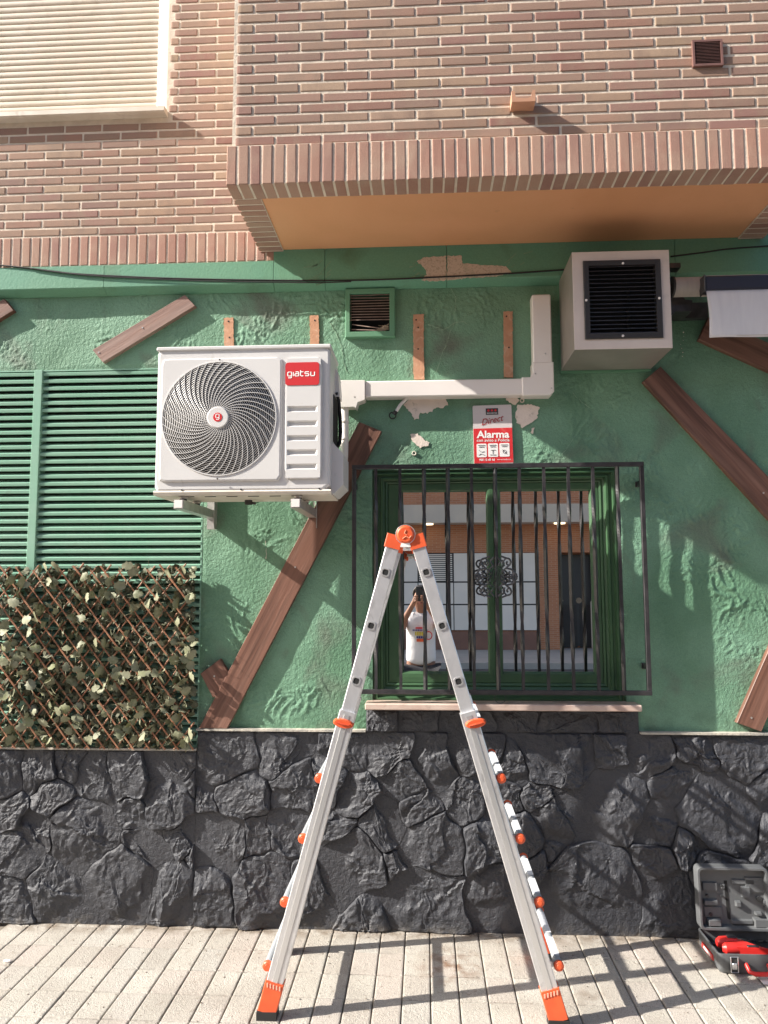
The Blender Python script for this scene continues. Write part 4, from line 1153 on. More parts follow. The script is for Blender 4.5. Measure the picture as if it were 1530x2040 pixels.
# brackets under the unit
for (a, lab) in ((377, 'silver steel bracket under the left end of the air conditioner'), (609, 'silver steel bracket under the right end of the air conditioner')):
    pf = P(a-21, 1000, -.52)
    zb1 = AZ0-.040; zb0 = zb1-.045
    x = pf.x+.004
    br = thing('wall_bracket', (x, 0, zb0), lab, 'bracket', 'brackets carrying the air conditioner')
    mb = MB()
    # U shaped arm from the wall to the front
    mb.box(x-.022, x-.019, -.535, -.004, zb0+.004, zb1); mb.box(x+.019, x+.022, -.535, -.004, zb0+.004, zb1); mb.box(x-.0185, x+.0185, -.535, -.004, zb0+.004, zb0+.007)
    obj('arm', mb, M['silver'], br)
    mb = MB(); mb.box(x-.026, x+.026, -.004, -.0005, zb0-.05, zb1+.22); mb.box(x+.022, x+.025, -.05, -.004, zb0-.05, zb1+.22); obj('wall_plate', mb, M['silver'], br)
    mb = MB(); mb.box(x-.0185, x+.0185, -.538, -.5355, zb0+.008, zb1-.001); obj('end_cap', mb, M['pvc'], br)
    for yy in (-.47, -.27):
        mb = MB(); mb.disc((x, yy, zb1-.012), (0,0,1), .017, .022, 18, .002); mt_ = obj('rubber_mount', mb, M['rubber'], br, smooth=True, shade=40)
        mb = MB(); mb.disc((x, yy, zb1+.0102), (0,0,1), .021, .010, 18, .002); obj('washer', mb, M['silver'], mt_)

# ------------------------------------------------------------------ white trunking, pipes and cables
YT = -.075
tk = thing('pipe_trunking', (X(890, 775, YT), -.04, Z(890, 790, YT)), 'white plastic pipe trunking running right from the air conditioner then up', 'trunking')
ht, hb = Z(850, 757, YT), Z(850, 789.5, YT)
vx0_, vx1_ = X(1061.5, 680, YT), X(1099.5, 680, YT)
hx0 = X(727, 775, YT); hx1 = X(1044, 770, YT)
mb = MB(); mb.bbox(hx0, hx1, YT, -.004, hb, ht, .006); obj('straight_run', mb, M['pvc'], tk)
mb = MB(); mb.bbox(vx0_, vx1_, YT, -.004, Z(1080, 724, YT), Z(1080, 586, YT), .006); obj('upright_run', mb, M['pvc'], tk)
e = .005
mb = MB(); ez1 = Z(1080, 722, YT); cbx = vx0_-.012
pr = [(hx1-.01, hb-e), (vx1_-.012, hb-e), (vx1_+e, hb+.014), (vx1_+e, ez1), (vx0_-e, ez1), (vx0_-e, ht+.030), (vx0_-.018, ht+e), (hx1-.01, ht+e)]
pin = [(x+(.004 if x < (hx1+vx1_)/2 else -.004), z+(.004 if z < (hb+ez1)/2 else -.004)) for x, z in pr]
mb.loft([[(x, -.003, z) for x, z in pr], [(x, YT-.002, z) for x, z in pr], [(x, YT-.006, z) for x, z in pin]], cap0=True, cap1=True); obj('elbow_cover', mb, M['pvc'], tk)
mb = MB()
pr = [(X(a, b, YT-.01), Z(a, b, YT-.01)) for a, b in ((674,757),(727,757),(727,795),(722,797),(713,800),(709,812),(706,809),(676,810))]
pin = [(x+(.002 if x < -.42 else -.002), z+(.002 if z < 2.5 else -.002)) for x, z in pr]
mb.loft([[(x, -.003, z) for x, z in pr], [(x, YT-.006, z) for x, z in pr], [(x, YT-.009, z) for x, z in pin]], cap0=True, cap1=True); obj('end_cover', mb, M['pvc'], tk)
for a, b in ((678,762),(707,791),(1067,744),(1087,704),(1099,773)):
    p = P(a, b, YT-.01); mb = MB(); mb.disc((p.x, YT-.0005, p.z), (0,-1,0), .0042, .0085, 8); obj('screw', mb, M['silver'], tk)
mb = MB(); pp = [P(687, 805, -.05), P(687, 850, -.05), P(686, 905, -.06), P(684, 935, -.10)]
mb.tube(pp, .020, 12)
for k in (.35, .7):
    q_ = pp[0].lerp(pp[2], k); mb.disc(q_+Vector((0, 0, .004)), (0,0,-1), .0225, .008, 14)
tag(obj('insulated_pipe', mb, M['pvc'], smooth=True, shade=40), 'white insulated pipe dropping from the trunking behind the air conditioner', 'pipe')
for k, lab in enumerate(('black cable looping out of the air conditioner side, outer loop', 'black cable looping out of the air conditioner side, inner loop')):
    d = k*.014
    pp = [Vector((A1+.005, -.33+d, Z(670, 785, -.3))), Vector((A1+.016, -.31, Z(670, 800+d*200, -.3))), Vector((A1+.022-d*.4, -.30+d, Z(670, 830, -.3))), Vector((A1+.024-d*.5, -.29+d, Z(670, 860, -.3))), Vector((A1+.018-d*.3, -.28+d, Z(670, 882-d*300, -.3))), Vector((A1+.000, -.28+d, Z(670, 892-d*500, -.3)))]
    mb = MB(); mb.tube(pp, .0075, 8); tag(obj('cable', mb, M['rubber'], smooth=True), lab, 'cable')
ch = thing('cable_end', P(790, 815, -.03), 'short white hose with black plug hanging under the trunking', 'hose')
mb = MB(); mb.tube([P(818, 788, -.035), P(808, 796, -.035), P(798, 806, -.035), P(789, 820, -.032)], .0085, 10); obj('hose', mb, M['pvc'], ch, smooth=True, shade=50)
p = P(782, 827, -.03); mb = MB(); mb.tube([P(789, 819, -.032), P(785, 826, -.03)], .0115, 10); mb.tube([(p.x+.017*math.cos(t), -.022, p.z+.017*math.sin(t)) for t in [2*PI*k/16 for k in range(16)]], .0035, 6, closed=True); obj('plug', mb, M['rubber'], ch)

# thin black cables along the fascia
yb = LBY-.006
def cable(pxs, y, r, lab):
    pts = []
    pv = [P(a, b, yy) for (a, b, yy) in [(q[0], q[1], q[2] if len(q) > 2 else y) for q in pxs]]
    for i in range(len(pv)-1):
        p0 = pv[max(0, i-1)]; p1 = pv[i]; p2 = pv[i+1]; p3 = pv[min(len(pv)-1, i+2)]
        for k in range(6):
            t = k/6; pts.append(.5*((2*p1)+(p2-p0)*t+(2*p0-5*p1+4*p2-p3)*t*t+(-p0+3*p1-3*p2+p3)*t**3))
    pts.append(pv[-1])
    mb = MB(); mb.tube(pts, r, 6); return tag(obj('cable', mb, M['rubber'], smooth=True), lab, 'cable')
cable([(-120,520),(-20,527),(45,533),(105,540),(160,546),(300,553),(450,557),(640,559),(760,557),(890,551),(1010,545),(1112,538),(1150,535)], yb, .0042, 'thin black cable sagging along the green band over the air conditioner')
cable([(60,534),(105,541),(180,549),(300,555.5),(420,560),(540,562),(640,563),(700,561)], yb-.004, .003, 'thinner black cable just under the main one along the green band')
cable([(1336,511),(1400,503),(1450,496),(1530,490),(1620,484)], LBY-.006, .004, 'black cable rising right of the vent box under the overhang')

# ------------------------------------------------------------------ alarm sign
YS = -.016
sg = thing('alarm_sign', (X(982, 924, YS), YS, Z(982, 924, YS)), 'red and white alarm company sign above the window grille', 'sign')
c1, c2, c3, c4 = P(941.5, 808.5, YS), P(1018.5, 806, YS), P(1023, 923, YS), P(944.5, 925, YS)
def sp(u, v, d=0):                          # u right, v down on the plate
    a = c1.lerp(c2, u); b = c4.lerp(c3, u); p = a.lerp(b, v); return (p.x, YS-d, p.z)
def plate(u0, u1, v0, v1, d, name, mt, par, r=0, th=.001):
    pts = []
    if r:
        for (cu, cv, a0) in ((u1-r, v0+r*.66, -PI/2), (u1-r, v1-r*.66, 0), (u0+r, v1-r*.66, PI/2), (u0+r, v0+r*.66, PI)):
            for k in range(5):
                a = a0+PI/2*k/4; pts.append((cu+r*math.cos(a), cv+r*.66*math.sin(a)))
    else: pts = [(u0, v0), (u1, v0), (u1, v1), (u0, v1)]
    mb = MB(); mb.loft([[sp(u, v, d-th) for u, v in pts], [sp(u, v, d) for u, v in pts]], cap0=True, cap1=True); return obj(name, mb, mt, par)
M['sign_white'] = mat('pale_grey_sign_face', (.62,.56,.55), .35)
M['sign_red'] = mat('red_sign_print', (.62,.035,.04), .35, dirt=((.7,.15,.13), 30, .6, .9))
base = plate(0, 1, 0, 1, .002, 'plate', M['sign_white'], sg, .03, .012)
redp = plate(.004, .996, .395, .985, .0028, 'red_panel', M['sign_red'], sg)
def text(body, u, v, h, mt, par, d, bold=0, shear=0, rot=0, wid=None, align='CENTER', name='lettering'):
    cu = bpy.data.curves.new(name, 'FONT'); cu.body = body; cu.size = 1; cu.align_x = align; cu.align_y = 'CENTER'
    cu.offset = bold; cu.shear = shear; cu.extrude = .0; cu.resolution_u = 3
    to = bpy.data.objects.new('tmp', cu); COL.objects.link(to)
    dg = bpy.context.evaluated_depsgraph_get(); me = bpy.data.meshes.new_from_object(to.evaluated_get(dg))
    bpy.data.objects.remove(to)
    if not me.vertices: return
    xs_ = [q.co.x for q in me.vertices]; zs_ = [q.co.y for q in me.vertices]
    W_ = max(xs_)-min(xs_)
    sx = sz = h
    if wid: sx = wid/W_
    cxm = (max(xs_)+min(xs_))/2; cym = (max(zs_)+min(zs_))/2
    p = Vector(sp(u, v, d))
    for q in me.vertices:
        a, b = (q.co.x-cxm)*sx, (q.co.y-cym)*sz
        a, b = a*math.cos(rot)-b*math.sin(rot), a*math.sin(rot)+b*math.cos(rot)
        q.co = (a, 0, b)
    me.materials.clear(); me.materials.append(mt)
    return link(name, me, p, par)
SWm = (c2-c1).length
text('Alarma', .5, .50, .052, M['print_white'], redp, .0036, bold=.028, wid=SWm*.84)
text('con aviso a Policía', .5, .600, .021, M['print_white'], redp, .0036, bold=.012, wid=SWm*.84)
text('900 12 49 44', .33, .93, .016, M['print_white'], redp, .0036, bold=.02, wid=SWm*.40)
text('www.securitasdirect.es', .76, .93, .011, M['print_white'], redp, .0036, bold=.0, wid=SWm*.36)
M['sign_dred'] = mat('dark_red_script_print', (.36,.03,.03), .5)
text('Direct', .50, .255, .046, M['sign_dred'], base, .0034, bold=.006, shear=.45, rot=.22, wid=SWm*.60)
lb = plate(.335, .655, .055, .165, .0030, 'logo_plate', M['black'], sg)
for k in range(3):
    p = sp(.405+.09*k, .092, .0030); mb = MB(); mb.disc(p, (0,-1,0), .0058, .0008, 16); obj('logo_dot', mb, M['sign_red'], lb)
text('SECURITAS', .495, .138, .008, M['print_white'], lb, .0042, bold=.02, wid=SWm*.27)
for k in range(3):
    u0 = .075+.29*k
    bx_ = plate(u0, u0+.255, .655, .885, .0036, 'icon_box', M['print_white'], sg, .03, .0008)
    for j in range(2):
        mb = MB(); aa = Vector(sp(u0+.04+.02*j, .685+.027*j, .0042)); bb = Vector(sp(u0+.215-.02*j, .685+.027*j, .0042)); mb.tube([aa, bb], .0013, 4); obj('caption_line', mb, M['darkgrey'], bx_)
    mb = MB()
    if k == 0:
        mb.tube([sp(u0+.05, .76, .0042), sp(u0+.12, .80, .0042), sp(u0+.20, .79, .0042)], .0011, 4); mb.tube([sp(u0+.05, .85, .0042), sp(u0+.10, .83, .0042), sp(u0+.2, .85, .0042)], .0011, 4)
    elif k == 1:
        mb.tube([sp(u0+.07, .77, .0042), sp(u0+.19, .77, .0042)], .0011, 4); mb.tube([sp(u0+.12, .77, .0042), sp(u0+.12, .83, .0042)], .0011, 4); mb.tube([sp(u0+.05, .85, .0042), sp(u0+.2, .85, .0042)], .0011, 4)
    else:
        cc_ = Vector(sp(u0+.127, .80, .0042)); mb.tube([(cc_.x+.0085*math.cos(t), cc_.y, cc_.z+.0085*math.sin(t)) for t in [2*PI*q/18 for q in range(18)]], .0009, 4, closed=True); mb.tube([sp(u0+.07, .765, .0044), sp(u0+.185, .84, .0044)], .0014, 4)
    obj('pictogram', mb, M['darkgrey'], bx_)

# ------------------------------------------------------------------ trellis with artificial leaves
ty0, ty1 = -.060, -.050
TX0, TX1 = XL, X(391, 1300, -.045)
TZ0, TZ1 = Z(200, 1491, -.045), Z(200, 1128, -.045)
tr = thing('leafy_trellis', ((TX0+TX1)/2, -.045, TZ0), 'reddish diamond trellis screen with dull green artificial ivy leaves over the louvre', 'trellis')
def strip_set(slope, step, y, r, jit, name='lath'):
    # lines x = x0 + (TZ1 - z)*slope, clipped to the rectangle
    Hh = TZ1-TZ0
    x0 = TX0-Hh*abs(slope) if slope > 0 else TX0
    xe = TX1 if slope > 0 else TX1+Hh*abs(slope)
    n = 0
    while x0 < xe:
        pts = []
        a0 = random.uniform(-.006, .006); tp = TZ1+random.uniform(-.028, .018)
        for k in range(15):
            z = tp-(tp-TZ0)*k/14
            x = x0+a0+(TZ1-z)*slope+.004*noise.noise(Vector((x0*9, z*6, y*50)))
            if TX0-.02 <= x <= TX1+random.uniform(-.004, .006): pts.append((x, y+.003*noise.noise(Vector((x0*5, z*8, 3))), z))
        if len(pts) > 1:
            mb = MB(); mb.tube(pts, r*random.uniform(.85, 1.15), 5, flat=.7); obj(name, mb, M['bamboo'], tr); n += 1
        x0 += step
    return n
n1 = strip_set(.80, .0765, ty0, .0045, 1); n2 = strip_set(-.78, .0765, ty1, .0043, 1)
def leaf_mesh(seed):
    rd = random.Random(seed); mb = MB()
    out = [(0, -.5), (.20, -.46), (.40, -.22), (.34, -.02), (.46, .14), (.28, .22), (.20, .42), (0, .54), (-.22, .40), (-.28, .20), (-.45, .12), (-.35, -.04), (-.38, -.26), (-.18, -.46)]
    fold = rd.uniform(.10, .35); curl = rd.uniform(-.3, .4)
    vs = [(0, 0, -.5*0)]
    def zc(x, z): return fold*abs(x)+curl*z*z+.05*math.sin(x*5+seed)+.03*math.sin(z*7+seed*2)
    vs = [(0, zc(0, .0), .0), (0, zc(0, -.2), -.2)] + [(x*rd.uniform(.88, 1.1), zc(x, z), z*rd.uniform(.92, 1.08)) for x, z in out]
    fs = []
    n = len(out)
    for i in range(n):
        a, b = 2+i, 2+(i+1) % n
        za = (vs[a][2]+vs[b][2])/2
        fs.append((0, a, b))
    mb.add(vs, fs)
    # stalk
    mb.tube([(0, zc(0, -.5), -.48), (.04, .05, -.75), (.0, .15, -.95)], .022, 3)
    me = bpy.data.meshes.new('leaf'); me.from_pydata([tuple(v) for v in mb.v], [], mb.f); me.materials.append(M['leaf'])
    me.polygons.foreach_set('use_smooth', [True]*len(me.polygons)); return me
LM = [leaf_mesh(k) for k in range(7)]
rd = random.Random(11)
nl = 0
while nl < 296:
    x = rd.uniform(-2.17, TX1-.01); z = rd.uniform(TZ0+.024, TZ1+.0)
    if z > TZ1-.02 and rd.random() < .4: z += rd.uniform(0, .018)
    s = rd.uniform(.038, .064)
    inst(tr, 'leaf', rd.choice(LM), (x, rd.uniform(-.098, -.048), z), (rd.uniform(-1.25, 1.25), rd.uniform(-PI, PI)*.6, rd.choice((-1, 1))*rd.uniform(.35, 1.52)), (s, s, s)); nl += 1
# smaller leaves and stalks behind them, packed dense and coloured dark as shade
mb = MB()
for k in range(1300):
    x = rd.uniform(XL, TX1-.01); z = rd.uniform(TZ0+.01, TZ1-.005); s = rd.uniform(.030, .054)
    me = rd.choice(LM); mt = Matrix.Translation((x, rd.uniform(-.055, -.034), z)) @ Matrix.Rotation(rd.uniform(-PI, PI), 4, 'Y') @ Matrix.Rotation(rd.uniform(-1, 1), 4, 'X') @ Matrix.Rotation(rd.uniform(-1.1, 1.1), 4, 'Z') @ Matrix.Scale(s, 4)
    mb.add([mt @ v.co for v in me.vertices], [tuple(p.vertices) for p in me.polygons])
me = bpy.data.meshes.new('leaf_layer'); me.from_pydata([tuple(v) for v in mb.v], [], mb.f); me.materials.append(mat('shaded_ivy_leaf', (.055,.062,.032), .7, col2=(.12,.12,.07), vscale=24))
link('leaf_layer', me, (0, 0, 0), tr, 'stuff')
mb = MB()
for k in range(90):
    x = rd.uniform(-2.0, TX1-.03); z = rd.uniform(TZ0+.02, TZ1); a = rd.uniform(0, 2*PI)
    p0 = Vector((x, -.052, z)); d = Vector((math.cos(a), 0, math.sin(a)))*rd.uniform(.02, .05)
    mb.tube([p0, p0+d*.5+Vector((0, -.018, .006)), p0+d+Vector((0, -.03, 0))], .0011, 3)
obj('stalk', mb, M['leaf'], tr, kind='stuff')
print('trellis', n1, n2)

# ------------------------------------------------------------------ folding ladder
ld = thing('folding_ladder', (-.06, -.5, 0), 'aluminium folding ladder with orange joints and feet standing open on the pavement', 'ladder')
def sgm(p, q, t): return Vector(p).lerp(Vector(q), t)
APX = Vector((-.0785, 0, 1.905))
def railbox(mb, p, q, w, d, mtwidth_axis=None, prof=0):
    """box rail from p to q: w across (in the x-z plane), d along y"""
    p, q = Vector(p), Vector(q); t = (q-p).normalized(); n = Vector((t.z, 0, -t.x)).normalized(); y = Vector((0, 1, 0)); b = .003
    def rg(c, i): return [c+n*(w/2-i)-y*d/2, c+n*w/2-y*(d/2-i), c+n*w/2+y*(d/2-i), c+n*(w/2-i)+y*d/2, c-n*(w/2-i)+y*d/2, c-n*w/2+y*(d/2-i), c-n*w/2-y*(d/2-i), c-n*(w/2-i)-y*d/2]
    mb.loft([rg(p, b), rg(q, b)], cap0=True, cap1=True); return t, n
YN_T, YF_T = -.680, -.345                  # near / far rails at the top
YN_B, YF_B = -.745, -.262
for side in (-1, 1):
    sgn = side
    FX0 = -.632 if side < 0 else .504
    for near in (1, 0):
        FX = FX0 if near else FX0 + (sgn*.034 if sgn < 0 else .016)
        yt = YN_T if near else YF_T; yb_ = YN_B if near else YF_B
        out = -1 if near else 1            # direction away from the ladder's middle
        top = Vector((APX.x+sgn*.055, yt, 1.835)); foot = Vector((FX+sgn*-.0, yb_, .0))
        if near:
            foot.x = FX
        # inner (upper) rail
        at = lambda t: top.lerp(foot, t)
        ip, iq = at(0), at(.60)
        iy = Vector((0, .0, 0))
        mb = MB(); t_, n_ = railbox(mb, ip+iy, iq+iy, .056, .026); ir = obj('inner_rail', mb, M['alu'], ld)
        # outer (lower) rail wraps the inner one
        op, oq = at(.365), at(.955)
        oy = Vector((0, out*.012, 0))
        mb = MB(); railbox(mb, op+oy, oq+oy, .066, .044); orl = obj('outer_rail', mb, M['alu'], ld)
        mb = MB(); o2 = Vector((0, out*.0345, 0)); railbox(mb, at(.372)+o2, at(.95)+o2, .026, .004); obj('rail_ridge', mb, M['alu_cut'], orl)
        # feet
        fp = at(.925); mb = MB(); railbox(mb, fp+oy, at(.985)+oy, .074, .052); ft = obj('foot', mb, M['orange'], ld)
        mb = MB(); e_ = at(.985)+oy; mb.box(e_.x-.039, e_.x+.039, e_.y-.029, e_.y+.029, .0005, e_.z+.004); obj('rubber_sole', mb, M['rubber'], ft)
        mb = MB()
        for k in range(5):
            c_ = at(.932)+oy+n_*(k-2)*.0125+Vector((0, out*.028, 0)); mb.box(c_.x-.0028, c_.x+.0028, c_.y-.001, c_.y+.001, c_.z-.009, c_.z+.007)
        obj('foot_mark', mb, mat('pale_orange_plastic', (.9,.42,.3), .5), ft) if near else None
        # joint arm in orange
        mb = MB(); railbox(mb, top+Vector((0, 0, 0))+(-t_)*.052, top+t_*.006, .070, .034); obj('joint_arm', mb, M['orange'], ld)
        # square rung ends in the inner rail
        for k, tt in enumerate((.040, .150, .2585, .345)):
            if k == 3: continue
            c_ = top.lerp(foot, [.058, .178, .300][k]); yy = c_.y+out*.0135
            u = t_*1; hw = .0135
            def sq(h, y): return [c_*1+(n_*a+u*b)*h+Vector((0, y-c_.y, 0)) for a, b in ((-1,-.6),(-.6,-1),(.6,-1),(1,-.6),(1,.6),(.6,1),(-.6,1),(-1,.6))]
            mb = MB(); mb.loft([sq(hw*1.35, yy), sq(hw*1.3, yy+out*.003), sq(hw*.9, yy+out*.003), sq(hw*.85, yy-out*.004)]); obj('rung_end', mb, M['alu_cut'], ir)
            mb = MB(); mb.loft([sq(hw*.86, yy+out*.0008), sq(hw*.86, yy+out*.0012)], cap1=True); obj('rung_hole', mb, M['dark'], ir)
    # rungs of the inner part
    tN = Vector((APX.x+sgn*.055, YN_T, 1.835)); bN = Vector((FX0, YN_B, 0)); tF = Vector((APX.x+sgn*.055, YF_T, 1.835)); bF = Vector((FX0+(sgn*.034 if sgn < 0 else .016), YF_B, 0))
    tt_ = (bN-tN).normalized(); nn = Vector((tt_.z, 0, -tt_.x)).normalized()
    if nn.x*sgn < 0: nn = -nn
    for k in (.058, .178, .300):
        a, b = tN.lerp(bN, k), tF.lerp(bF, k)
        mb = MB(); mb.tube([a+Vector((0, .0135, 0)), b-Vector((0, .0135, 0))], .015, 8); obj('rung', mb, M['alu'], ld)
    # wide rungs on the outer face with orange end caps
    KY = [1440, 1551.5, 1672, 1798.5, 1926]
    KX = [678, 636, 603, 567, 532] if sgn < 0 else [956, 1001, 1039, 1077, 1116]
    for k in range(5):
        yn = YN_T+(YN_B-YN_T)*(.42+.125*k)-.02
        c_ = P(KX[k]+(0 if sgn < 0 else -2), KY[k], yn)
        zr = c_.z; kk = (1.835-zr)/1.835
        yf = YF_T+(YF_B-YF_T)*kk+.02
        big = k == 0
        rg_ = MB()
        w_, h_ = .026, .013
        def sec(y): return [(c_.x+w_*math.cos(a)*.62*1.0, y, c_.z+h_*math.sin(a)) for a in [2*PI*q/12 for q in range(12)]]
        rg_.loft([sec(yn+.012), sec(yf-.012)], cap0=True, cap1=True); rgo = obj('rung', rg_, M['alu_rung'], ld, smooth=True, shade=40)
        if sgn > 0:                           # white stickers on the treads
            for (ya, yb2) in ((.12, .42), (.50, .88)):
                s2 = MB(); L_ = yf-yn
                s2.box(c_.x-.010, c_.x+.012, yn+L_*ya, yn+L_*yb2, c_.z+h_+.0003, c_.z+h_+.0012); obj('sticker', s2, M['sticker'], rgo)
        for (yy, ax) in ((yn+.014, -1), (yf-.014, 1)):
            cap = MB()
            if big and ax < 0:
                # locking handle: a wide rounded lever across the rail
                m0 = Vector((c_.x-sgn*.014, yy-.010, c_.z)); 
                ring = []
                for (dd, s_) in ((0, 1), (.018, 1), (.028, .85)):
                    ring.append([m0+Vector((math.cos(a)*.042*s_, -dd, math.sin(a)*.019*s_+math.cos(a)*.006*sgn)) for a in [2*PI*q/20 for q in range(20)]])
                cap.loft(ring, cap0=True, cap1=True)
                lk = obj('lock_lever', cap, M['orange'], ld, smooth=True, shade=40)
                sl_ = MB(); sl_.tube([m0+Vector((-.026, -.029, -.006*sgn*1.4)), m0+Vector((.0, -.031, -.001)), m0+Vector((.026, -.029, .005*sgn))], .0045, 6); obj('grip', sl_, mat('deep_orange_plastic', (.6,.07,.02), .4), lk)
            else:
                cap.disc((c_.x, yy, c_.z), (0, ax, 0), .0195, .016, 20, .005)
                cp = obj('end_cap', cap, M['orange'], ld, smooth=True, shade=35)
                c2_ = MB(); c2_.disc((c_.x, yy+ax*.0158, c_.z), (0, ax, 0), .010, .002, 14, .001); obj('cap_button', c2_, M['orange'], cp, smooth=True, shade=35)
        # short neck between rail and rung
        nk = MB(); rx = tN.lerp(bN, kk).x
        nk.box(min(c_.x, rx), max(c_.x, rx), yn+.018, yn+.030, c_.z-.010, c_.z+.010); obj('rung_neck', nk, M['alu'], ld)
# hinge drums
for near in (1, 0):
    yy = YN_T if near else YF_T; out = -1 if near else 1
    c_ = Vector((APX.x, yy, 1.886))
    mb = MB(); mb.disc(c_+Vector((0, -out*.019, 0)), (0, out, 0), .040, .044, 36, .010); dr = obj('hinge_drum', mb, M['orange'], ld, smooth=True, shade=35)
    mb = MB(); mb.tube([c_+Vector((.0405*math.cos(t), out*.016, .0405*math.sin(t))) for t in [2*PI*k/36 for k in range(36)]], .0016, 5, closed=True); obj('drum_ring', mb, M['alu_cut'], dr)
    mb = MB(); mb.prism([(c_.x-.022, c_.z-.052), (c_.x+.022, c_.z-.052), (c_.x+.018, c_.z-.036), (c_.x-.018, c_.z-.036)], yy-.018, yy+.018); obj('latch_label', mb, M['print_white'], dr)
    mb = MB(); mb.tube([c_+Vector((a*.001, out*.0262, b*.001)) for a, b in ((-12,-18),(2,-8),(16,-16),(24,-6))], .0018, 5); mb.tube([c_+Vector((a*.001, out*.0262, b*.001)) for a, b in ((2,18),(-4,4),(6,-2))], .0016, 5); obj('drum_mark', mb, mat('worn_orange', (.9,.35,.2), .6), dr)
mb = MB(); mb.tube([(APX.x, YN_T+.02, 1.850), (APX.x, YF_T-.02, 1.850)], .010, 10); obj('hinge_rod', mb, M['alu'], ld)

# ------------------------------------------------------------------ open tool case
kx0, kx1 = X(1387, 1770, -.11), X(1529, 1770, -.11); ky0, ky1 = -.35, -.10; kh = .085
tc = thing('tool_case', ((kx0+kx1)/2, (ky0+ky1)/2, 0), 'open dark grey power tool case leaning its lid on the black plinth', 'tool case')
def rr4(x0, x1, y0, y1, z, r=.02, n=4):
    out = []
    for (cx_, cy_, a0) in ((x1-r, y1-r, 0), (x0+r, y1-r, PI/2), (x0+r, y0+r, PI), (x1-r, y0+r, 1.5*PI)):
        for k in range(n+1):
            a = a0+PI/2*k/n; out.append((cx_+r*math.cos(a), cy_+r*math.sin(a), z))
    return out
mb = MB(); mb.loft([rr4(kx0+.012, kx1-.012, ky0+.012, ky1-.01, .002), rr4(kx0+.003, kx1-.003, ky0+.003, ky1, .02), rr4(kx0, kx1, ky0, ky1, kh-.01), rr4(kx0, kx1, ky0, ky1, kh), rr4(kx0+.007, kx1-.007, ky0+.007, ky1-.007, kh, .015), rr4(kx0+.010, kx1-.010, ky0+.010, ky1-.010, .035, .015)], cap0=True, cap1=True)
obj('base_shell', mb, M['case'], tc, smooth=True, shade=30)
mb = MB()                                   # moulded insert with wells
for (a, b, c_, d, h_) in ((.02,.10,.02,.06,.055),(.24,.34,.02,.09,.06),(.13,.22,.16,.23,.055),(.25,.345,.13,.23,.05),(.02,.09,.18,.235,.05),(.12,.18,.02,.05,.05),(.19,.235,.03,.11,.045)):
    mb.bbox(kx0+a, kx0+b, ky0+c_, ky0+d, .034, h_, .006)
for k in range(5): mb.tube([(kx0+.10+.05*k, ky1-.05, .05), (kx0+.12+.05*k, ky1-.065, .062), (kx0+.14+.05*k, ky1-.05, .05)], .005, 6)
obj('tray_insert', mb, M['case_blk'], tc)
for x in (kx0+.045, kx1-.07):
    mb = MB(); mb.bbox(x, x+.034, ky0-.012, ky0-.0005, .012, kh-.006, .004); la = obj('latch', mb, M['case_blk'], tc)
    mb = MB(); mb.tube([(x+.002, ky0-.014, .018), (x+.002, ky0-.014, kh-.004), (x+.032, ky0-.014, kh-.004), (x+.032, ky0-.014, .018)], .0022, 6, closed=True); mb.bbox(x+.007, x+.027, ky0-.018, ky0-.0125, .030, .056, .002); obj('latch_loop', mb, M['alu_cut'], la)
mb = MB(); mb.tube([(kx0+.115, ky0-.002, .048), (kx0+.118, ky0-.03, .030), (kx0+.135, ky0-.040, .026), (kx1-.135, ky0-.040, .026), (kx1-.118, ky0-.03, .030), (kx1-.115, ky0-.002, .048)], .0095, 8); obj('handle', mb, M['red'], tc, smooth=True, shade=60)
mb = MB(); mb.prism([(ky0+.06, .030), (ky0+.19, .030), (ky0+.185, .052), (ky0+.065, .052)], kx0-.0035, kx0+.004, 'x'); obj('side_label', mb, M['red'], tc)
mb = MB(); mb.prism([(ky0+.085, .035), (ky0+.165, .035), (ky0+.162, .046), (ky0+.088, .046)], kx0-.0045, kx0-.0036, 'x'); obj('side_lettering', mb, M['print_white'], tc)
# lid, hinged at the rear edge and leaning on the plinth
LH = .275; ang = R(12)
def lidp(u, w, d):                          # u across, w up the lid, d depth towards the street
    return Vector((u, ky1+.002 + w*math.sin(ang)*.35 - d*math.cos(ang*.35), kh+.006 + w*math.cos(ang*.35) ))
def lr(i, w0, w1, d, r=.022):
    out = []
    for (cx_, cy_, a0) in ((kx1-i-r, w1-r, 0), (kx0+i+r, w1-r, PI/2), (kx0+i+r, w0+r, PI), (kx1-i-r, w0+r, 1.5*PI)):
        for k in range(5):
            a = a0+PI/2*k/4; out.append(lidp(cx_+r*math.cos(a), cy_+r*math.sin(a), d))
    return out
mb = MB(); mb.loft([lr(.01, .01, LH-.01, -.012), lr(0, 0, LH, .0), lr(0, 0, LH, .045), lr(.003, .003, LH-.003, .048), lr(.012, .012, LH-.012, .048, .016), lr(.015, .015, LH-.015, .012, .016)], cap0=True, cap1=True)
lid = obj('lid_shell', mb, M['case'], tc, smooth=True, shade=30)
mb = MB()
def lbox(u0, u1, w0, w1, d1, b=.004):
    q = [lidp(kx0+u0, w0, .011), lidp(kx0+u1, w0, .011), lidp(kx0+u1, w1, .011), lidp(kx0+u0, w1, .011)]
    q2 = [lidp(kx0+u0+b, w0+b, d1), lidp(kx0+u1-b, w0+b, d1), lidp(kx0+u1-b, w1-b, d1), lidp(kx0+u0+b, w1-b, d1)]
    mb.loft([q, q2], cap1=True)
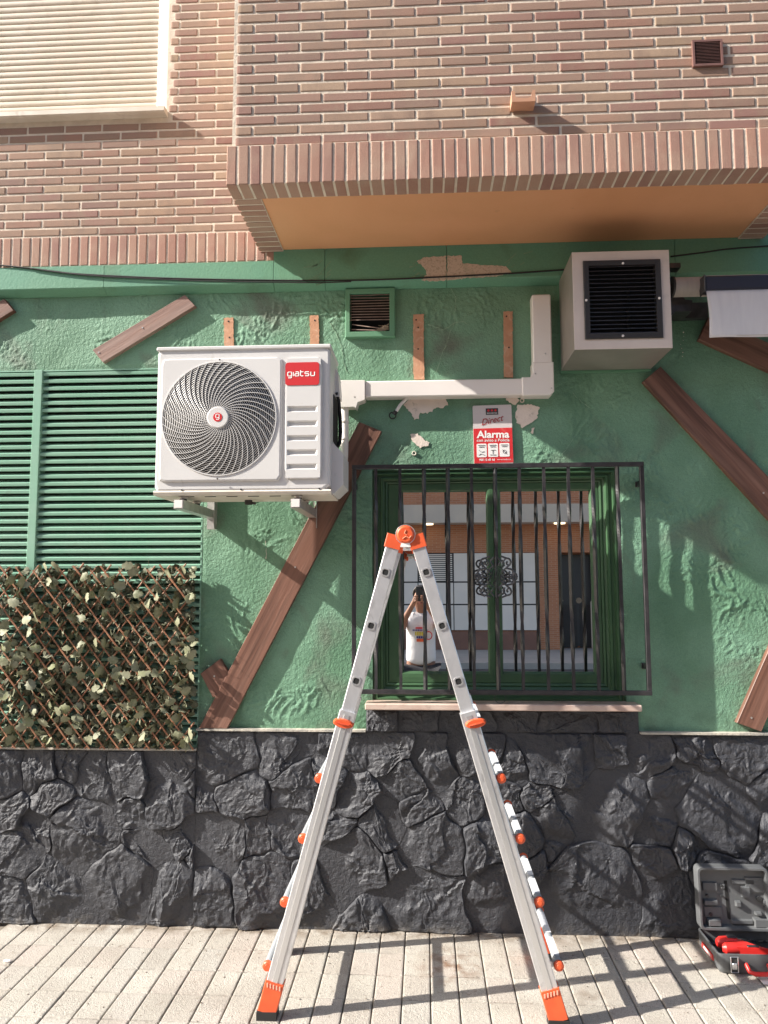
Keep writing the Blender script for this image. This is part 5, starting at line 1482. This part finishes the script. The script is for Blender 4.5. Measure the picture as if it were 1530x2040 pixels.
for a in ((.03,.10,.16,.20,.022),(.03,.095,.10,.125,.030),(.03,.115,.045,.095,.018),(.04,.10,.015,.045,.042),(.115,.135,.17,.19,.022),(.165,.27,.19,.215,.020),(.205,.245,.135,.185,.030),(.175,.20,.095,.12,.030),
          (.225,.33,.155,.225,.020),(.26,.29,.06,.075,.034),(.15,.25,.02,.04,.026),(.25,.33,.012,.05,.040),(.30,.33,.10,.13,.028)): lbox(*a)
obj('lid_moulding', mb, M['case'], lid)
mb = MB(); q = [lidp(kx0+.138, .04, .0125), lidp(kx0+.152, .035, .0125), lidp(kx0+.146, .205, .0125), lidp(kx0+.132, .205, .0125)]; mb.loft([q, [a+Vector((0, -.0015, 0)) for a in q]], cap1=True); obj('lid_slot', mb, M['dark'], lid)
for (u, w, r) in ((.118,.185,.006),(.05,.14,.006),(.115,.14,.005),(.285,.13,.013),(.06,.06,.008)):
    mb = MB(); mb.disc(lidp(kx0+u, w, .0135), (0,-1,0), r, .010, 14); obj('lid_boss', mb, M['case_blk'], lid)
# red drill body lying in the case
dz = .072
mb = MB(); mb.tube([(kx0+.045, ky0+.135, dz), (kx0+.060, ky0+.135, dz), (kx0+.11, ky0+.140, dz), (kx0+.135, ky0+.135, dz)], [.016, .026, .028, .022], 14)
mb.tube([(kx0+.05, ky0+.085, dz), (kx0+.062, ky0+.082, dz), (kx0+.10, ky0+.082, dz), (kx0+.15, ky0+.09, dz-.004)], [.014, .024, .025, .018], 14)
mb.prism([(kx0+.075, ky0+.065), (kx0+.235, ky0+.050), (kx0+.21, ky0+.070), (kx0+.145, ky0+.135), (kx0+.085, ky0+.150)], dz-.012, dz+.016, 'z')
dt = thing('red_power_tool', (kx0+.12, ky0+.1, .035), 'red plastic power tool lying in the open tool case', 'power tool')
obj('tool_body', mb, M['red'], dt, smooth=True, shade=35)
mb = MB(); mb.bbox(kx0+.09, kx0+.13, ky0+.125, ky0+.150, dz+.022, dz+.030, .003); mb.bbox(kx0+.15, kx0+.20, ky0+.060, ky0+.075, dz+.0155, dz+.021, .002); obj('grip_pad', mb, M['case_blk'], dt)

# small litter on the pavement
def Gp(px, py):
    r = Fw + Rr*((px-765)/FPX) + Ur*((1020-py)/FPX); t = -CH/r.z; return Vector((r.x*t, -CD+r.y*t, 0))
p = Gp(15, 1917); mb = MB(); mb.ball((p.x, p.y, .006), .016, 10, 6, (1.2, .6, .4)); tag(obj('litter', mb, M['pvc']), 'small white scrap lying on the pavement at the left edge', 'litter')
p = Gp(1525, 1955); mb = MB(); mb.box(p.x-.02, p.x+.10, p.y-.03, p.y+.03, .0015, .0025); tag(obj('paper_scrap', mb, M['pvc']), 'flat white paper scrap on the tiles in front of the tool case', 'paper')
rd = random.Random(3); mb = MB()
for k in range(260):
    x, y = rd.uniform(-2, 1.7), -rd.random()**1.6*.95-.05; s = rd.uniform(.0012, .0035)
    mb.ball((x, y, s*.6), s, 5, 3, (1.3, 1, .6))
obj('grit', mb, M['bed'], kind='stuff')

# ------------------------------------------------------------------ building across the street (seen in the glass)
OY = -15.4
op = thing('opposite_building', (0, OY, 0), 'orange brick building with white panels across the street, mirrored in the window', 'building')
def OX(px): return (px-846)*.01305
def OZ(py): return max(0, 1.682+(1162-py)*.01305)
mb = MB(); mb.box(-16, OX(1108), OY-6, OY, 0, 9.5); mb.box(OX(1190), 16, OY-6, OY, 0, 9.5); mb.box(OX(1108), OX(1190), OY-6, OY, OZ(1102), 9.5); mb.box(OX(1108), OX(1190), OY-6, OY-.6, 0, OZ(1102))
obj('brick_front', mb, M['opp_brick'], op)
mb = MB(); mb.box(-16, 16, OY, OY+.7, OZ(1046), OZ(1011)); obj('canopy', mb, M['opp_grey'], op)
xj = [-14, -10.5, -7, -3.6, OX(833), OX(903), OX(985), OX(1066)]
for z0, z1 in ((OZ(1254), OZ(1204)), (OZ(1203), OZ(1160)), (OZ(1159), OZ(1102))):
    for a, b in zip(xj, xj[1:]):
        if a == OX(833) and z1 == OZ(1102): continue
        mb = MB(); mb.box(a+.012, b-.012, OY, OY+.05, z0+.012, z1-.012); obj('white_panel', mb, M['opp_white'], op)
mb = MB(); mb.box(xj[0], xj[-1], OY, OY+.03, OZ(1254), OZ(1102)); obj('panel_joint', mb, M['darkgrey'], op)
mb = MB()
for k in range(14):
    z = OZ(1158)+(OZ(1104)-OZ(1158))*(k+.3)/14; mb.box(OX(833)+.03, OX(903)-.03, OY+.03, OY+.06, z, z+.028)
obj('vent_slat', mb, M['opp_white'], op)
mb = MB(); mb.box(-16, OX(1066), OY, OY+.08, 0, OZ(1256)); obj('plinth', mb, M['opp_brown'], op)
mb = MB(); mb.box(OX(1110), OX(1188), OY-.58, OY-.54, 0.05, OZ(1105)); dr = obj('door', mb, M['case_blk'], op)
for a in (1118, 1155):
    mb = MB(); mb.disc((OX(a), OY-.538, OZ(1197)), (0,1,0), .075, .01, 20); obj('door_sticker', mb, M['nest'], dr)
mb = MB(); mb.box(OX(1115), OX(1150), OY-.538, OY-.53, OZ(1290), OZ(1205)); mb.box(OX(1155), OX(1185), OY-.538, OY-.53, OZ(1290), OZ(1205)); obj('door_pane', mb, M['darkgrey'], dr)
mb = MB(); mb.tube([(OX(1176), OY-.3, 0), (OX(1176), OY-.3, OZ(1200)), (OX(1182), OY-.3, OZ(1190)), (OX(1182), OY-.3, OZ(1110))], .03, 6); obj('downpipe', mb, M['opp_grey'], op)
for a in (853, 1107):
    mb = MB(); mb.disc((OX(a), OY+.45, OZ(1046)-.001), (0,0,-1), .14, .03, 16); obj('canopy_lamp', mb, lampm, op)
for i in range(-3, 4):
    for zz in (4.9, 7.3):
        mb = MB(); mb.box(i*4.2-.8, i*4.2+.8, OY, OY+.06, zz, zz+1.3); w_ = obj('upper_window', mb, M['opp_white'], op)
        mb = MB(); mb.box(i*4.2-.7, i*4.2+.7, OY+.06, OY+.075, zz+.08, zz+1.22); obj('pane', mb, M['dark'], w_)

# ------------------------------------------------------------------ the person taking the photograph
def skin_body(name, nodes, edges, mt, parent=None, sub=2, root=0):
    me = bpy.data.meshes.new(name); me.from_pydata([n[0] for n in nodes], edges, [])
    o = bpy.data.objects.new(name, me); COL.objects.link(o)
    sk = o.modifiers.new('skin', 'SKIN'); sk.use_smooth_shade = True
    for i, n in enumerate(nodes):
        r = n[1] if isinstance(n[1], tuple) else (n[1], n[1]); me.skin_vertices[0].data[i].radius = r
        me.skin_vertices[0].data[i].use_root = (i == root)
    s = o.modifiers.new('sub', 'SUBSURF'); s.levels = sub; s.render_levels = sub
    dg = bpy.context.evaluated_depsgraph_get(); m2 = bpy.data.meshes.new_from_object(o.evaluated_get(dg))
    bpy.data.objects.remove(o)
    m2.materials.clear(); m2.materials.append(mt)
    m2.polygons.foreach_set('use_smooth', [True]*len(m2.polygons))
    c = link(name, m2, (0, 0, 0), parent); return c
PX, PY = -.045, -4.16
def pp_(x, y, z): return (PX+x, PY+y, z)
HX, HY, HZ = -.020, 3.0, 0
phone_c = Vector((-.055, -3.86, 1.575))
lh = Vector((phone_c.x-.048, phone_c.y-.005, phone_c.z-.075)); rh = Vector((phone_c.x+.048, phone_c.y-.005, phone_c.z-.075))
N_ = [(pp_(0,0,.86), (.135,.10)), (pp_(0,0,1.00), (.130,.095)), (pp_(0,.0,1.16), (.145,.10)), (pp_(0,0,1.28), (.13,.085)), (pp_(0,.01,1.365), (.055,.055)), (pp_(0,.03,1.42), (.052,.056)), (pp_(0,.045,1.475), (.070,.088)), (pp_(0,.045,1.55), (.074,.092)), (pp_(0,.035,1.61), (.055,.066)),
      (pp_(-.155,.0,1.315), .052), (pp_(-.205,.12,1.20), .044), (pp_(-.185,.19,1.28), .038), tuple(), 
      (pp_(.155,.0,1.315), .052), (pp_(.205,.12,1.20), .044), (pp_(.185,.19,1.28), .038), tuple(),
      (pp_(-.09,0,.80), .085), (pp_(-.10,.01,.48), .058), (pp_(-.105,-.01,.26), .050), (pp_(-.11,-.02,.08), .034), (pp_(-.12,.10,.035), (.038,.028)),
      (pp_(.09,0,.80), .085), (pp_(.10,.01,.48), .058), (pp_(.105,-.01,.26), .050), (pp_(.11,-.02,.08), .034), (pp_(.12,.10,.035), (.038,.028))]
N_[12] = (tuple(lh), (.030,.020)); N_[16] = (tuple(rh), (.030,.020))
E_ = [(0,1),(1,2),(2,3),(3,4),(4,5),(5,6),(6,7),(7,8),(3,9),(9,10),(10,11),(11,12),(3,13),(13,14),(14,15),(15,16),(0,17),(17,18),(18,19),(19,20),(20,21),(0,22),(22,23),(23,24),(24,25),(25,26)]
# fingers and thumbs wrapped round the phone
for hand, s_, base_i in ((lh, -1, 12), (rh, 1, 16)):
    for k in range(4):
        z0 = .030-.017*k; n0 = len(N_)
        N_.append((tuple(hand+Vector((s_*.004, .012, .02+z0))), .0095)); N_.append((tuple(hand+Vector((-s_*.012, .026, .024+z0))), .0085)); N_.append((tuple(hand+Vector((-s_*(.036+.004*(k == 1)), .024, .026+z0))), .0075))
        E_ += [(base_i, n0), (n0, n0+1), (n0+1, n0+2)]
    n0 = len(N_); N_.append((tuple(hand+Vector((0, -.014, .014))), .011)); N_.append((tuple(hand+Vector((-s_*.022, -.022, .030))), .009)); E_ += [(base_i, n0), (n0, n0+1)]
# nose and ears
n0 = len(N_); N_.append((pp_(0,.150,1.515), .010)); N_.append((pp_(-.080,.035,1.52), (.010,.018))); N_.append((pp_(.080,.035,1.52), (.010,.018)))
E_ += [(6, n0), (6, n0+1), (6, n0+2)]
pe = thing('person', (PX, PY, 0), 'person in a white printed sleeveless shirt holding up a phone, mirrored in the window', 'person')
bd = skin_body('body', N_, E_, M['skin'], pe, 2)
T_n = [(pp_(0,0,.80), (.178,.135)), (pp_(0,0,.92), (.174,.132)), (pp_(0,0,1.05), (.168,.128)), (pp_(0,0,1.17), (.172,.125)), (pp_(0,0,1.26), (.160,.115)), (pp_(-.120,0,1.325), .066), (pp_(.120,0,1.325), .066), (pp_(0,0,1.315), (.075,.07)), (pp_(-.165,.0,1.325), .056), (pp_(.165,.0,1.325), .056)]
skin_body('shirt', T_n, [(0,1),(1,2),(2,3),(3,4),(4,5),(4,6),(4,7),(5,8),(6,9)], M['cloth_w'], pe, 2)
S_n = [(pp_(0,0,.80), (.19,.14)), (pp_(-.095,0,.74), .115), (pp_(-.10,0,.52), .088), (pp_(.095,0,.74), .115), (pp_(.10,0,.52), .088)]
skin_body('shorts', S_n, [(0,1),(1,2),(0,3),(3,4)], M['cloth_b'], pe, 2)
mb = MB(); mb.ball(pp_(0,.020,1.575), .096, 20, 14, (.90, 1.0, .95)); hr = obj('hair', mb, M['hair'], pe, smooth=True)
for v in hr.data.vertices:
    if v.co.y > .028 and v.co.z < .055: v.co.y = .028
for s_ in (-1, 1):
    mb = MB(); mb.ball(pp_(s_*.030, .128, 1.545), .011, 10, 6); obj('eye', mb, M['print_white'], pe, smooth=True)
mb = MB(); mb.tube([pp_(-.022,.126,1.475), pp_(0,.134,1.473), pp_(.022,.126,1.475)], .005, 6); obj('mouth', mb, mat('lips', (.3,.1,.09), .5), pe)
for s_ in (-1, 1):
    mb = MB(); mb.ball(pp_(s_*.12, .06, .035), .05, 12, 8, (.9, 2.3, .7)); obj('shoe', mb, M['cloth_b'], pe, smooth=True)
yS = PY+.128
def pr_(x0, x1, z0, z1, mt, nm='shirt_print', y=yS): 
    mb = MB(); mb.box(PX+x0, PX+x1, y, y+.004, z0, z1); obj(nm, mb, mt, pe)
pr_(-.055,.02,1.205,1.222, M['badge']); 
for k in range(9): pr_(-.085+.018*k, -.072+.018*k, 1.182, 1.199, M['blueprint'])
for k in range(6): pr_(-.060+.018*k, -.047+.018*k, 1.135, 1.175, M['yellow'])
for k in range(4): pr_(-.045+.022*k, -.028+.022*k, 1.105, 1.128, M['blueprint'])
pr_(-.045,.04,1.07,1.10, M['orange'])
mb = MB(); mb.tube([(PX+.082+.036*math.cos(t), yS+.002, 1.135+.040*math.sin(t)) for t in [2*PI*k/20 for k in range(20)]], .006, 5, closed=True); obj('shirt_print', mb, M['badge'], pe)
ph = thing('mobile_phone', phone_c, 'black mobile phone held up by the person mirrored in the window', 'phone')
mb = MB(); mb.bbox(phone_c.x-.037, phone_c.x+.037, phone_c.y-.004, phone_c.y+.004, phone_c.z-.075, phone_c.z+.075, .003); obj('phone_body', mb, M['case_blk'], ph)
mb = MB(); mb.bbox(phone_c.x+.008, phone_c.x+.032, phone_c.y+.0041, phone_c.y+.007, phone_c.z+.035, phone_c.z+.070, .002); cmod = obj('camera_bump', mb, M['darkgrey'], ph)
for zz in (.060, .045):
    mb = MB(); mb.disc((phone_c.x+.020, phone_c.y+.007, phone_c.z+zz), (0,1,0), .0055, .002, 12); obj('lens', mb, M['glass'], cmod)
print('done')
